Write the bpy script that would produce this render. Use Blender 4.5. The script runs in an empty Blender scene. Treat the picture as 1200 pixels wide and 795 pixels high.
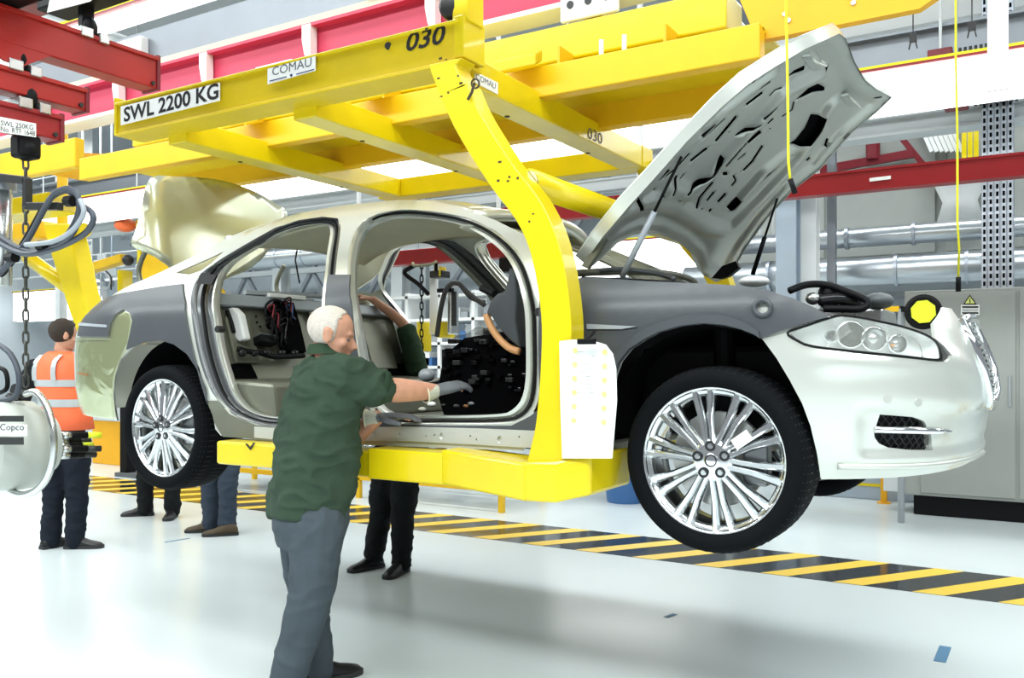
import bpy, bmesh, math, random
from mathutils import Vector, Matrix, noise
from mathutils.geometry import delaunay_2d_cdt
random.seed(7)
SC = bpy.context.scene
COL = SC.collection
V = Vector
PI = math.pi

# ------------------------------------------------------------------ camera, world, lights, exposure
FPX, HZ = 1034.0, 425.0
CAMX, CAMY, CAMZ = 1.058, -3.144, 1.45
_h = math.hypot(.52, .854)
WX, WY = -.52/_h, .854/_h
RX, RY = WY, -WX
cam_d = bpy.data.cameras.new('camera')
cam_d.sensor_width = 36.0
cam_d.lens = FPX/1200*36
cam_d.shift_y = (HZ-397.5)/1200
cam_d.clip_end = 100
cam = bpy.data.objects.new('camera', cam_d)
COL.objects.link(cam)
cam.location = (CAMX, CAMY, CAMZ)
cam.rotation_euler = (PI/2, 0, math.atan2(-WX, WY))
SC.camera = cam

world = bpy.data.worlds.new('hall_air')
SC.world = world
world.use_nodes = True
world.node_tree.nodes['Background'].inputs[0].default_value = (.88, .94, 1.0, 1)
world.node_tree.nodes['Background'].inputs[1].default_value = .27

def area(name, loc, sx, sy, power, col=(.94, 1.0, .995), rot=(0, 0, 0)):
    l = bpy.data.lights.new(name, 'AREA')
    l.shape = 'RECTANGLE'; l.size = sx; l.size_y = sy; l.energy = power; l.color = col
    o = bpy.data.objects.new(name, l); COL.objects.link(o)
    o.location = loc; o.rotation_euler = rot
    return o
# rows of ceiling lamps running along the line (unseen, assumed to light the hall)
area('assumed_lamp_row', (-3.5, -5.6, 6.75), 24, 1.6, 1900)  # camera-side row moved out and strengthened to lighten the car's shadow on the floor
area('assumed_lamp_row', (-3.5, -1.3, 6.75), 24, 1.2, 720)
area('assumed_lamp_row', (-5, 3.2, 6.75), 28, 1.2, 820)
area('assumed_lamp_row', (-7, 8.6, 6.75), 34, 1.2, 1000)

SC.view_settings.view_transform = 'Standard'
SC.view_settings.look = 'None'
SC.view_settings.exposure = 0.20
SC.view_settings.gamma = 1.0
SC.view_settings.use_curve_mapping = False

# ------------------------------------------------------------------ geometry helpers
def ray(px, py):
    a = (px-600)/FPX; b = (HZ-py)/FPX
    return WX+a*RX, WY+a*RY, b
def UY(px, py, Y):
    d = ray(px, py); t = (Y-CAMY)/d[1]
    return V((CAMX+d[0]*t, Y, CAMZ+d[2]*t))
def UX(px, py, X):
    d = ray(px, py); t = (X-CAMX)/d[0]
    return V((X, CAMY+d[1]*t, CAMZ+d[2]*t))
def UZ(px, py, Z):
    d = ray(px, py); t = (Z-CAMZ)/d[2]
    return V((CAMX+d[0]*t, CAMY+d[1]*t, Z))
def UD(px, py, D):
    d = ray(px, py)
    return V((CAMX+d[0]*D, CAMY+d[1]*D, CAMZ+d[2]*D))
def UPL(px, py, p0, n):
    d = V(ray(px, py)); o = V((CAMX, CAMY, CAMZ)); n = V(n)
    t = (V(p0)-o).dot(n)/d.dot(n)
    return o+d*t
def PRJ(p):
    dx, dy = p[0]-CAMX, p[1]-CAMY
    w = dx*WX+dy*WY; r = dx*RX+dy*RY
    if w < .05: w = .05
    return 600+FPX*r/w, HZ-FPX*(p[2]-CAMZ)/w

# ------------------------------------------------------------------ materials (all procedural)
MATS = {}
def mat(name, col, rough=.5, metal=0., noise_amt=0., noise_scale=8., bump=0., bump_scale=40., coat=0., emit=None, estr=0., trans=0., alpha=1., ior=1.45, spec=.5, rvar=0.):
    m = bpy.data.materials.new(name); m.use_nodes = True
    nt = m.node_tree; b = nt.nodes['Principled BSDF']
    b.inputs['Base Color'].default_value = (*col, 1)
    b.inputs['Roughness'].default_value = rough
    b.inputs['Metallic'].default_value = metal
    b.inputs['IOR'].default_value = ior
    b.inputs['Specular IOR Level'].default_value = spec
    if coat: b.inputs['Coat Weight'].default_value = coat; b.inputs['Coat Roughness'].default_value = .06
    if trans: b.inputs['Transmission Weight'].default_value = trans
    if alpha < 1: b.inputs['Alpha'].default_value = alpha
    if emit: b.inputs['Emission Color'].default_value = (*emit, 1); b.inputs['Emission Strength'].default_value = estr
    if noise_amt or bump or rvar:
        tc = nt.nodes.new('ShaderNodeTexCoord')
    if noise_amt or rvar:
        n = nt.nodes.new('ShaderNodeTexNoise'); n.inputs['Scale'].default_value = noise_scale; n.inputs['Detail'].default_value = 5
        nt.links.new(tc.outputs['Object'], n.inputs['Vector'])
    if noise_amt:
        r = nt.nodes.new('ShaderNodeMapRange')
        r.inputs[1].default_value = .3; r.inputs[2].default_value = .7
        r.inputs[3].default_value = 1-noise_amt; r.inputs[4].default_value = 1+noise_amt*.5
        nt.links.new(n.outputs['Fac'], r.inputs[0])
        mx = nt.nodes.new('ShaderNodeVectorMath'); mx.operation = 'SCALE'
        mx.inputs[0].default_value = col
        nt.links.new(r.outputs[0], mx.inputs['Scale'])
        nt.links.new(mx.outputs[0], b.inputs['Base Color'])
    if rvar:
        r2 = nt.nodes.new('ShaderNodeMapRange')
        r2.inputs[1].default_value = .3; r2.inputs[2].default_value = .7
        r2.inputs[3].default_value = max(0, rough-rvar); r2.inputs[4].default_value = rough+rvar
        nt.links.new(n.outputs['Fac'], r2.inputs[0]); nt.links.new(r2.outputs[0], b.inputs['Roughness'])
    if bump:
        n2 = nt.nodes.new('ShaderNodeTexNoise'); n2.inputs['Scale'].default_value = bump_scale; n2.inputs['Detail'].default_value = 4
        nt.links.new(tc.outputs['Object'], n2.inputs['Vector'])
        bp = nt.nodes.new('ShaderNodeBump'); bp.inputs['Strength'].default_value = bump; bp.inputs['Distance'].default_value = .02
        nt.links.new(n2.outputs['Fac'], bp.inputs['Height']); nt.links.new(bp.outputs['Normal'], b.inputs['Normal'])
    MATS[name] = m
    return m
mat('silver', (.70, .72, .66), .30, .50, coat=.5)
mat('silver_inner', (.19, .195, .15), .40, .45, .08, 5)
mat('bonnet_inner', (.48, .50, .47), .34, .5, .04, 4)
mat('cover_grey', (.066, .072, .080), .34, 0, .06, 3, .03, 120)
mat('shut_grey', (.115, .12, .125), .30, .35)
mat('rubber', (.008, .008, .009), .6, 0, 0, 1, .1, 60, spec=.25)
mat('tyre', (.006, .007, .008), .75, 0, .1, 12, spec=.06)
mat('tread_cut', (.004, .004, .005), .8)
mat('black', (.005, .005, .006), .5, spec=.18)
mat('black_gloss', (.012, .012, .014), .18)
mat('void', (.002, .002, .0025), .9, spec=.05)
mat('chrome', (.86, .88, .89), .10, 1.)
mat('alloy', (.80, .82, .83), .18, 1., rvar=.05, noise_scale=20)
mat('alloy_dark', (.22, .23, .24), .35, .9)
mat('disc_steel', (.62, .62, .60), .32, .8, .05, 20)
mat('yellow', (.78, .60, .004), .28, 0, .08, 3.5, .05, 12, coat=.35)
mat('yellow_worn', (.72, .52, .006), .42, 0, .10, 3, .06, 30)
mat('yellow_deep', (.80, .48, .006), .42, 0, .06, 4)
mat('orange_yellow', (.85, .42, .01), .5, 0, .06, 4)
mat('grime', (.05, .04, .02), .8)
mat('red', (.30, .010, .014), .38, 0, .08, 3, coat=.15)
mat('red_bright', (.36, .014, .010), .35, 0, .06, 3)
mat('red_dark', (.18, .012, .02), .4, 0, .06, 3)
mat('pink_rail', (.60, .045, .10), .45, 0, .08, 1.5)
mat('white', (.86, .87, .86), .45, 0, .03, 3)
mat('white_gloss', (.88, .89, .88), .25)
mat('paper', (.90, .91, .88), .7)
mat('paper_dot', (.80, .85, .25), .7)
mat('paper_ink', (.45, .47, .50), .7)
mat('ink', (.012, .012, .014), .5)
mat('ink_blue', (.03, .04, .16), .5)
mat('ink_grey', (.10, .11, .14), .5)
mat('lamp_white', (.95, .95, .95), .4, emit=(.97, 1, 1), estr=3.2)
mat('lamp_body', (.88, .88, .86), .4)
mat('grey_metal', (.26, .28, .31), .38, .5, .06, 4)
mat('grey_light', (.66, .69, .70), .45, .1, .05, 3)
mat('grey_mid', (.36, .39, .42), .45, .2, .06, 3)
mat('grey_blue', (.40, .47, .55), .42, .2, .06, 3)
mat('grey_dark', (.12, .13, .14), .5, .2)
mat('duct', (.62, .66, .70), .28, .85, .06, 3, .03, 30)
mat('galv', (.50, .54, .60), .38, .7, .12, 14)
mat('cabinet', (.34, .355, .335), .42, 0, .03, 3)
mat('cream', (.72, .70, .52), .55, 0, .04, 3)
mat('lid_paint', (.62, .64, .48), .22, .55, coat=.6)
mat('headliner', (.50, .49, .36), .8, 0, .05, 4)
mat('wall', (.70, .76, .80), .7, 0, .05, .6)
mat('ceiling', (.36, .38, .40), .8, 0, .04, .6)
mat('skin', (.58, .29, .19), .5, 0, .10, 30, .05, 150)
mat('skin_pale', (.68, .42, .32), .5, 0, .08, 25, .05, 150)
mat('hair_white', (.70, .63, .56), .7, 0, .15, 60, .5, 220)
mat('hair_dark', (.035, .022, .014), .7, 0, .25, 60, .6, 200)
mat('polo', (.038, .064, .042), .85, 0, .10, 14, .35, 16)
mat('polo_dark', (.030, .060, .034), .85, 0, .08, 14, .3, 18)
mat('trouser_grey', (.066, .083, .098), .85, 0, .10, 12, .4, 14)
mat('trouser_navy', (.012, .015, .024), .85, 0, .12, 12, .4, 14)
mat('trouser_dark', (.010, .012, .013), .85, 0, .12, 12, .4, 14)
mat('jeans', (.045, .060, .085), .85, 0, .15, 14, .4, 14)
mat('shoe', (.012, .012, .013), .35)
mat('shoe_brown', (.075, .050, .025), .6, 0, .15, 20)
mat('sole', (.03, .03, .03), .7)
mat('glove', (.13, .14, .155), .75, 0, .08, 40, .25, 120)
mat('glove_cuff', (.55, .56, .46), .8, 0, .05, 60, .3, 150)
mat('hivis', (.95, .16, .055), .6, 0, .06, 8, .3, 12)
mat('reflective', (.50, .53, .54), .35, .3)
mat('jumper_dark', (.014, .016, .018), .9)
mat('yellow_print', (.86, .58, .06), .35)
mat('floor_black', (.022, .024, .030), .10)
mat('blue_tape', (.09, .22, .37), .45)
mat('blue_bin', (.05, .16, .40), .4)
mat('rope_yellow', (.88, .82, .02), .6)
mat('tan', (.52, .26, .11), .55)
mat('dash_grey', (.045, .050, .055), .55, 0, .05, 20)
mat('cable', (.055, .065, .085), .45)
mat('cable_light', (.35, .38, .42), .4)
mat('gun', (.05, .05, .05), .38, .6)
mat('tool_white', (.44, .46, .42), .38, .1)
mat('steel', (.62, .63, .62), .25, .95)
mat('chain_steel', (.10, .10, .09), .45, .7)
mat('lamp_amber', (.85, .30, .02), .3)
mat('orange', (.85, .16, .04), .4)
mat('lime', (.75, .85, .03), .4)
mat('green_print', (.3, .5, .12), .5)

for _m in ('trouser_dark', 'trouser_navy', 'jumper_dark', 'polo', 'polo_dark', 'trouser_grey', 'jeans', 'gun'): MATS[_m].node_tree.nodes['Principled BSDF'].inputs['Specular IOR Level'].default_value = .2
def glassy(name, tint, mixf, rough, bump_scale=0, bump=.3, gloss=False):
    m = bpy.data.materials.new(name); m.use_nodes = True
    nt = m.node_tree; nt.nodes.clear()
    out = nt.nodes.new('ShaderNodeOutputMaterial'); mix = nt.nodes.new('ShaderNodeMixShader')
    t = nt.nodes.new('ShaderNodeBsdfTransparent'); t.inputs[0].default_value = (*tint, 1)
    g = nt.nodes.new('ShaderNodeBsdfAnisotropic' if gloss else 'ShaderNodeBsdfPrincipled'); g.inputs[0].default_value = (.85, .87, .80, 1); g.inputs['Roughness'].default_value = rough
    mix.inputs[0].default_value = mixf
    nt.links.new(t.outputs[0], mix.inputs[1]); nt.links.new(g.outputs[0], mix.inputs[2]); nt.links.new(mix.outputs[0], out.inputs[0])
    if bump_scale:
        tc = nt.nodes.new('ShaderNodeTexCoord'); n = nt.nodes.new('ShaderNodeTexNoise'); n.inputs['Scale'].default_value = bump_scale; n.inputs['Detail'].default_value = 2
        n.inputs['Distortion'].default_value = 1.2
        nt.links.new(tc.outputs['Object'], n.inputs['Vector'])
        bp = nt.nodes.new('ShaderNodeBump'); bp.inputs['Strength'].default_value = bump; bp.inputs['Distance'].default_value = .05
        nt.links.new(n.outputs['Fac'], bp.inputs['Height']); nt.links.new(bp.outputs['Normal'], g.inputs['Normal'])
    MATS[name] = m
glassy('lens', (.97, .98, .98), .10, .03)
glassy('film', (.93, .94, .80), .26, .08, 3.5, .45, True)

glassy('dash_film', (.8, .82, .8), .45, .12, 14, .9)
# floor: glossy white resin with faint cloudy wear
def floor_mat():
    m = bpy.data.materials.new('resin_floor'); m.use_nodes = True; nt = m.node_tree; b = nt.nodes['Principled BSDF']
    tc = nt.nodes.new('ShaderNodeTexCoord'); n = nt.nodes.new('ShaderNodeTexNoise'); n.inputs['Scale'].default_value = .7; n.inputs['Detail'].default_value = 2
    nt.links.new(tc.outputs['Object'], n.inputs['Vector'])
    cr = nt.nodes.new('ShaderNodeValToRGB')
    cr.color_ramp.elements[0].position = 0.; cr.color_ramp.elements[0].color = (.63, .69, .70, 1)
    cr.color_ramp.elements[1].position = 1.; cr.color_ramp.elements[1].color = (.67, .73, .74, 1)
    nt.links.new(n.outputs['Fac'], cr.inputs[0]); nt.links.new(cr.outputs[0], b.inputs['Base Color'])
    n2 = nt.nodes.new('ShaderNodeTexNoise'); n2.inputs['Scale'].default_value = 1.1; n2.inputs['Detail'].default_value = 2
    nt.links.new(tc.outputs['Object'], n2.inputs['Vector'])
    r = nt.nodes.new('ShaderNodeMapRange'); r.inputs[1].default_value = 0.; r.inputs[2].default_value = 1.; r.inputs[3].default_value = .12; r.inputs[4].default_value = .32
    nt.links.new(n2.outputs['Fac'], r.inputs[0]); nt.links.new(r.outputs[0], b.inputs['Roughness'])
    bp = nt.nodes.new('ShaderNodeBump'); bp.inputs['Strength'].default_value = .02; bp.inputs['Distance'].default_value = .05
    nt.links.new(n.outputs['Fac'], bp.inputs['Height']); nt.links.new(bp.outputs['Normal'], b.inputs['Normal'])
    b.inputs['IOR'].default_value = 1.48
    MATS['resin_floor'] = m
floor_mat()

# ------------------------------------------------------------------ mesh builder
def basis(d, up=(0, 0, 1)):
    d = V(d).normalized(); u = V(up)
    if abs(d.dot(u.normalized())) > .98: u = V((1, 0, 0))
    s = d.cross(u).normalized(); u2 = s.cross(d).normalized()
    return d, s, u2
class MB:
    def __init__(s): s.v = []; s.f = []
    def add(s, vs, fs):
        k = len(s.v); s.v += [tuple(p) for p in vs]; s.f += [tuple(i+k for i in f) for f in fs]; return s
    def box(s, a, b):
        x0, x1 = sorted((a[0], b[0])); y0, y1 = sorted((a[1], b[1])); z0, z1 = sorted((a[2], b[2]))
        return s.add([(x0,y0,z0),(x1,y0,z0),(x1,y1,z0),(x0,y1,z0),(x0,y0,z1),(x1,y0,z1),(x1,y1,z1),(x0,y1,z1)],
            [(0,3,2,1),(4,5,6,7),(0,1,5,4),(1,2,6,5),(2,3,7,6),(3,0,4,7)])
    def beam(s, p, q, w, h, up=(0, 0, 1)):
        p, q = V(p), V(q); d, sd, u = basis(q-p, up)
        o = []
        for c in (p, q):
            for a, b in ((-1,-1),(1,-1),(1,1),(-1,1)): o.append(c+sd*a*w/2+u*b*h/2)
        return s.add(o, [(3,2,1,0),(4,5,6,7),(0,1,5,4),(1,2,6,5),(2,3,7,6),(3,0,4,7)])
    def ibeam(s, p, q, w, h, t=.015, up=(0, 0, 1)):
        p, q = V(p), V(q); d, sd, u = basis(q-p, up)
        s.beam(p+u*(h/2-t/2), q+u*(h/2-t/2), w, t, up); s.beam(p-u*(h/2-t/2), q-u*(h/2-t/2), w, t, up)
        return s.beam(p, q, t, h-2*t, up)
    def cyl(s, p, q, r, n=14, r2=None):
        p, q = V(p), V(q); d, a, b = basis(q-p); r2 = r if r2 is None else r2
        vs = []
        for c, rr in ((p, r), (q, r2)):
            for i in range(n):
                t = 2*PI*i/n; vs.append(c+a*rr*math.cos(t)+b*rr*math.sin(t))
        fs = [(i, (i+1) % n, n+(i+1) % n, n+i) for i in range(n)]
        fs += [tuple(range(n-1, -1, -1)), tuple(range(n, 2*n))]
        return s.add(vs, fs)
    def tube(s, pts, r, n=8, closed=False):
        pts = [V(p) for p in pts]; m = len(pts); vs = []; prev = None
        for i, p in enumerate(pts):
            a = pts[i-1] if (i or closed) else p; b = pts[(i+1) % m] if (i < m-1 or closed) else p
            d = (b-a).normalized()
            if prev is None: _, sd, u = basis(d)
            else:
                u = (prev-d*prev.dot(d)).normalized(); sd = d.cross(u)
            prev = u
            rr = r[i] if isinstance(r, (list, tuple)) else r
            for k in range(n):
                t = 2*PI*k/n; vs.append(p+sd*rr*math.cos(t)+u*rr*math.sin(t))
        fs = []
        for i in range(m if closed else m-1):
            j = (i+1) % m
            for k in range(n): fs.append((i*n+k, i*n+(k+1) % n, j*n+(k+1) % n, j*n+k))
        if not closed: fs += [tuple(range(n-1, -1, -1)), tuple(range((m-1)*n, m*n))]
        return s.add(vs, fs)
    def lathe(s, prof, c, axis, n=32):
        # prof: list of (r, h) along axis from c
        c = V(c); d, a, b = basis(axis); vs = []; m = len(prof)
        for r, h in prof:
            for i in range(n):
                t = 2*PI*i/n; vs.append(c+d*h+a*r*math.cos(t)+b*r*math.sin(t))
        fs = []
        for j in range(m-1):
            for i in range(n): fs.append((j*n+i, j*n+(i+1) % n, (j+1)*n+(i+1) % n, (j+1)*n+i))
        return s.add(vs, fs)
    def prism(s, pts, off):
        pts = [V(p) for p in pts]; off = V(off); n = len(pts)
        vs = pts+[p+off for p in pts]
        fs = [tuple(range(n-1, -1, -1)), tuple(range(n, 2*n))]+[(i, (i+1) % n, n+(i+1) % n, n+i) for i in range(n)]
        return s.add(vs, fs)
    def ell(s, c, r, n=16, m=10, rot=None):
        c = V(c); vs = []; fs = []
        for j in range(m+1):
            ph = PI*j/m
            for i in range(n):
                t = 2*PI*i/n
                p = V((r[0]*math.sin(ph)*math.cos(t), r[1]*math.sin(ph)*math.sin(t), r[2]*math.cos(ph)))
                if rot is not None: p = rot @ p
                vs.append(c+p)
        for j in range(m):
            for i in range(n): fs.append((j*n+i, (j+1)*n+i, (j+1)*n+(i+1) % n, j*n+(i+1) % n))
        return s.add(vs, fs)
    def loft(s, rings, cap=True, closed=True):
        n = len(rings[0]); vs = [p for r in rings for p in r]; fs = []
        for j in range(len(rings)-1):
            for i in range(n if closed else n-1): fs.append((j*n+i, j*n+(i+1) % n, (j+1)*n+(i+1) % n, (j+1)*n+i))
        if cap: fs += [tuple(range(n-1, -1, -1)), tuple(range((len(rings)-1)*n, len(rings)*n))]
        return s.add(vs, fs)
    def build(s, name, material, parent=None, smooth=False, bevel=0., mods=None):
        me = bpy.data.meshes.new(name); me.from_pydata(s.v, [], s.f)
        bm = bmesh.new(); bm.from_mesh(me); bmesh.ops.remove_doubles(bm, verts=bm.verts, dist=1e-5)
        bmesh.ops.recalc_face_normals(bm, faces=bm.faces); bm.to_mesh(me); bm.free()
        return mkobj(name, me, material, parent, smooth, bevel, mods)
def mkobj(name, me, material, parent=None, smooth=False, bevel=0., mods=None):
    o = bpy.data.objects.new(name, me); COL.objects.link(o)
    me.materials.append(MATS[material])
    if smooth:
        me.polygons.foreach_set('use_smooth', [True]*len(me.polygons))
        if smooth == 'auto': me.set_sharp_from_angle(angle=math.radians(38))
    if bevel:
        b = o.modifiers.new('bevel', 'BEVEL'); b.width = bevel; b.segments = 2; b.limit_method = 'ANGLE'; b.angle_limit = .6
    if parent is not None:
        o.parent = parent; o.matrix_parent_inverse = parent_inv(parent)
    return o
WORLD = {}
def parent_inv(p):
    m = Matrix.Identity(4); q = p; ms = []
    while q is not None:
        ms.append(Matrix.LocRotScale(q.location, q.rotation_euler, q.scale)); ms.append(q.matrix_parent_inverse.copy() if q.parent else Matrix.Identity(4)); q = q.parent
    m = Matrix.Identity(4)
    for k in ms[::-1]: m = m @ k
    return m.inverted()
def tag(o, label=None, cat=None, group=None, kind=None):
    if label: o['label'] = label
    if cat: o['category'] = cat
    if group: o['group'] = group
    if kind: o['kind'] = kind
    return o
def thing(name, label, cat, loc=(0, 0, 0), group=None):
    o = bpy.data.objects.new(name, None); COL.objects.link(o); o.location = loc; o.empty_display_size = .1
    return tag(o, label, cat, group)
def struct(o): o['kind'] = 'structure'; return o
def text(body, name, material, origin, right, up, height, parent=None, extrude=.0008, width=None, align='LEFT', offset=0., shear=0.):
    c = bpy.data.curves.new(name, 'FONT'); c.body = body; c.size = 1; c.extrude = 0; c.align_x = align; c.offset = offset; c.shear = shear
    c.resolution_u = 3
    to = bpy.data.objects.new(name, c); COL.objects.link(to)
    dg = bpy.context.evaluated_depsgraph_get(); me = bpy.data.meshes.new_from_object(to.evaluated_get(dg))
    bpy.data.objects.remove(to); bpy.data.curves.remove(c)
    xs = [v.co.x for v in me.vertices]; ys = [v.co.y for v in me.vertices]
    if not xs: return None
    sy = height/(max(ys)-min(ys)); sx = sy if width is None else width/(max(xs)-min(xs))
    x0, y0 = min(xs), min(ys); r = V(right).normalized(); u = V(up).normalized(); o0 = V(origin)
    for v in me.vertices: v.co = o0+r*((v.co.x-x0)*sx)+u*((v.co.y-y0)*sy)
    me.materials.clear()
    return mkobj(name, me, material, parent)
def catmull(pts, n=8, closed=False):
    pts = [V(p) for p in pts]; out = []; m = len(pts)
    for i in range(m if closed else m-1):
        if closed: a, b, c, d = pts[i-1], pts[i], pts[(i+1) % m], pts[(i+2) % m]
        else: a, b, c, d = pts[max(i-1, 0)], pts[i], pts[i+1], pts[min(i+2, m-1)]
        for k in range(n):
            t = k/n
            out.append(.5*((2*b)+(c-a)*t+(2*a-5*b+4*c-d)*t*t+(3*b-a-3*c+d)*t**3))
    if not closed: out.append(pts[-1])
    return out
def resample(pts, n, closed=True):
    pts = [V(p) for p in pts]; q = pts+[pts[0]] if closed else pts
    L = [0]
    for a, b in zip(q, q[1:]): L.append(L[-1]+(b-a).length)
    out = []; j = 0
    for i in range(n):
        t = L[-1]*i/(n if closed else n-1)
        while j < len(L)-2 and L[j+1] < t: j += 1
        k = (t-L[j])/max(L[j+1]-L[j], 1e-9); out.append(q[j].lerp(q[j+1], min(max(k, 0), 1)))
    return out
def in_poly(x, y, poly):
    c = False; j = len(poly)-1
    for i in range(len(poly)):
        xi, yi = poly[i][0], poly[i][1]; xj, yj = poly[j][0], poly[j][1]
        if (yi > y) != (yj > y) and x < (xj-xi)*(y-yi)/(yj-yi)+xi: c = not c
        j = i
    return c
def dist_poly(x, y, poly):
    best = 1e9
    for i in range(len(poly)):
        ax, ay = poly[i-1][0], poly[i-1][1]; bx, by = poly[i][0], poly[i][1]
        dx, dy = bx-ax, by-ay; L = dx*dx+dy*dy
        t = 0 if L == 0 else max(0, min(1, ((x-ax)*dx+(y-ay)*dy)/L))
        best = min(best, math.hypot(x-ax-dx*t, y-ay-dy*t))
    return best
def cdt(outline, holes=(), step=.05):
    """triangulated 2D region with a regular infill of points"""
    loops = [list(outline)]+[list(h) for h in holes]
    pts = []; edges = []
    for lp in loops:
        lp2 = []
        for i in range(len(lp)):
            a, b = V(lp[i][:2]), V(lp[(i+1) % len(lp)][:2]); k = max(1, int((b-a).length/step))
            for q in range(k): lp2.append(a.lerp(b, q/k))
        s = len(pts); pts += lp2; edges += [(s+i, s+(i+1) % len(lp2)) for i in range(len(lp2))]
    xs = [p[0] for p in outline]; ys = [p[1] for p in outline]
    x = math.floor(min(xs)/step)*step
    row = 0
    bbs = [(min(p[0] for p in l), max(p[0] for p in l), min(p[1] for p in l), max(p[1] for p in l)) for l in loops]
    while x < max(xs):
        y = math.floor(min(ys)/step)*step+(step/2 if row % 2 else 0)
        while y < max(ys):
            near = [l for l, b in zip(loops, bbs) if b[0]-step < x < b[1]+step and b[2]-step < y < b[3]+step]
            if in_poly(x, y, outline) and not any(in_poly(x, y, h) for h in near[1:]) and min(dist_poly(x, y, l) for l in near) > step*.45: pts.append(V((x, y)))
            y += step
        x += step*.87; row += 1
    r = delaunay_2d_cdt([V((p[0], p[1])) for p in pts], edges, [], 0, 1e-5)
    vs, fs = r[0], []
    for f in r[2]:
        cx = sum(vs[i][0] for i in f)/len(f); cy = sum(vs[i][1] for i in f)/len(f)
        if in_poly(cx, cy, outline) and not any(b[0] < cx < b[1] and b[2] < cy < b[3] and in_poly(cx, cy, h) for h, b in zip(holes, bbs[1:])): fs.append(tuple(f))
    return [tuple(v) for v in vs], fs
def remeshed(mb, name, material, parent, voxel, smooth_it=4, disp=0., dscale=.1):
    me = bpy.data.meshes.new(name); me.from_pydata(mb.v, [], mb.f)
    bm = bmesh.new(); bm.from_mesh(me); bmesh.ops.recalc_face_normals(bm, faces=bm.faces); bm.to_mesh(me); bm.free()
    o = bpy.data.objects.new(name, me); COL.objects.link(o)
    r = o.modifiers.new('r', 'REMESH'); r.mode = 'VOXEL'; r.voxel_size = voxel
    if smooth_it:
        s = o.modifiers.new('s', 'SMOOTH'); s.factor = .5; s.iterations = smooth_it
    dg = bpy.context.evaluated_depsgraph_get(); me2 = bpy.data.meshes.new_from_object(o.evaluated_get(dg))
    bpy.data.objects.remove(o); bpy.data.meshes.remove(me)
    if disp:
        nn = [v.normal.copy() for v in me2.vertices]
        for v, n in zip(me2.vertices, nn):
            q = v.co/dscale
            q = Matrix.Rotation(.6, 3, 'Y') @ V((q.x*.8, q.y*.8, q.z*1.7)); r = 1-2*abs(noise.noise(q)); v.co = v.co+n*disp*(.5*noise.noise(q*.6)+.75*max(0, r-.45)-.1)
    me2.name = name; me2.materials.clear()
    return mkobj(name, me2, material, parent, True)
# ------------------------------------------------------------------ the hall
def quad(name, pts, m, parent=None):
    return MB().add(pts, [(0, 1, 2, 3)]).build(name, m, parent)
struct(quad('floor', [(-26, -9, 0), (14, -9, 0), (14, 15, 0), (-26, 15, 0)], 'resin_floor'))
struct(MB().box((-26, 15, 0), (14, 15.2, 7.2)).build('wall_back', 'wall'))
struct(MB().box((-26.2, -9, 0), (-26, 15, 7.2)).build('wall_left', 'wall'))
struct(MB().box((-26, -9, 7.0), (14, 15, 7.2)).build('ceiling', 'ceiling'))

# hazard strip along the far side of the line
hz = thing('hazard_strip', 'black floor strip with yellow diagonal stripes painted behind the raised car', 'floor marking', (0, 3.3, 0))
YA, YB = 2.93, 3.70
MB().box((-12.5, YA, .0005), (6, YB, .002)).build('black_band', 'floor_black', hz)
xa = .316-.478*25
me0 = None
while xa < 5.2:
    if me0 is None:
        me0 = MB().prism([(0, YA, .002), (.185, YA, .002), (.72, YB, .002), (.535, YB, .002)], (0, 0, .0012)).build('stripe', 'yellow_print', hz)
        me0.location.x = xa
    else:
        c = me0.copy(); COL.objects.link(c); c.location.x = xa
    xa += .478
def tape(a, b, w, label):
    a, b = V(a), V(b); d, s, u = basis(b-a); s = V((s.x, s.y, 0)).normalized()
    o = MB().prism([a+s*w/2, b+s*w/2, b-s*w/2, a-s*w/2], (0, 0, .0015)).build('floor_tape', 'blue_tape')
    return tag(o, label, 'tape', 'blue tape marks on the floor')
tape(UZ(1108, 758, .001), UZ(1101, 776, .001), .055, 'short blue tape mark in the lower right floor corner')
tape(UZ(780, 724, .001), UZ(791, 720, .001), .03, 'small blue tape mark on the floor below the front wheel')
tape(UZ(193, 636, .001), UZ(222, 631, .001), .02, 'thin dark blue tape line on the floor by the brown shoes')
# ------------------------------------------------------------------ the car
YC = .93
WB = 3.11
WHZ = 1.09
car = thing('car', 'silver saloon car under assembly hanging in the yellow carrier with bonnet up', 'car', (-1.6, YC, .75))
_plan = catmull([(.885, .93, 0), (.875, .75, 0), (.845, .54, 0), (.79, .36, 0), (.71, .22, 0), (.59, .115, 0), (.42, .045, 0), (.2, .01, 0), (-.3, -.01, 0), (-1.0, -.02, 0), (-1.9, -.02, 0),
    (-2.8, -.015, 0), (-3.3, .0, 0), (-3.6, .005, 0), (-3.85, .02, 0), (-4.03, .07, 0), (-4.16, .20, 0), (-4.21, .5, 0), (-4.23, .93, 0)], 10)
_pl = [0]
for a, b in zip(_plan, _plan[1:]): _pl.append(_pl[-1]+(b-a).length)
SMAX = _pl[-1]
def planpt(s):
    s = min(max(s, 0), SMAX-1e-6)
    lo, hi = 0, len(_pl)-1
    while hi-lo > 1:
        m = (lo+hi)//2
        if _pl[m] <= s: lo = m
        else: hi = m
    k = (s-_pl[lo])/(_pl[hi]-_pl[lo]); p = _plan[lo].lerp(_plan[hi], k)
    a = _plan[max(lo-1, 0)]; b = _plan[min(hi+1, len(_plan)-1)]
    d = (b-a).normalized()
    return p, V((-d.y, d.x, 0)) if False else V((d.y, -d.x, 0))
def smooth01(x): x = max(0, min(1, x)); return x*x*(3-2*x)
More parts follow.
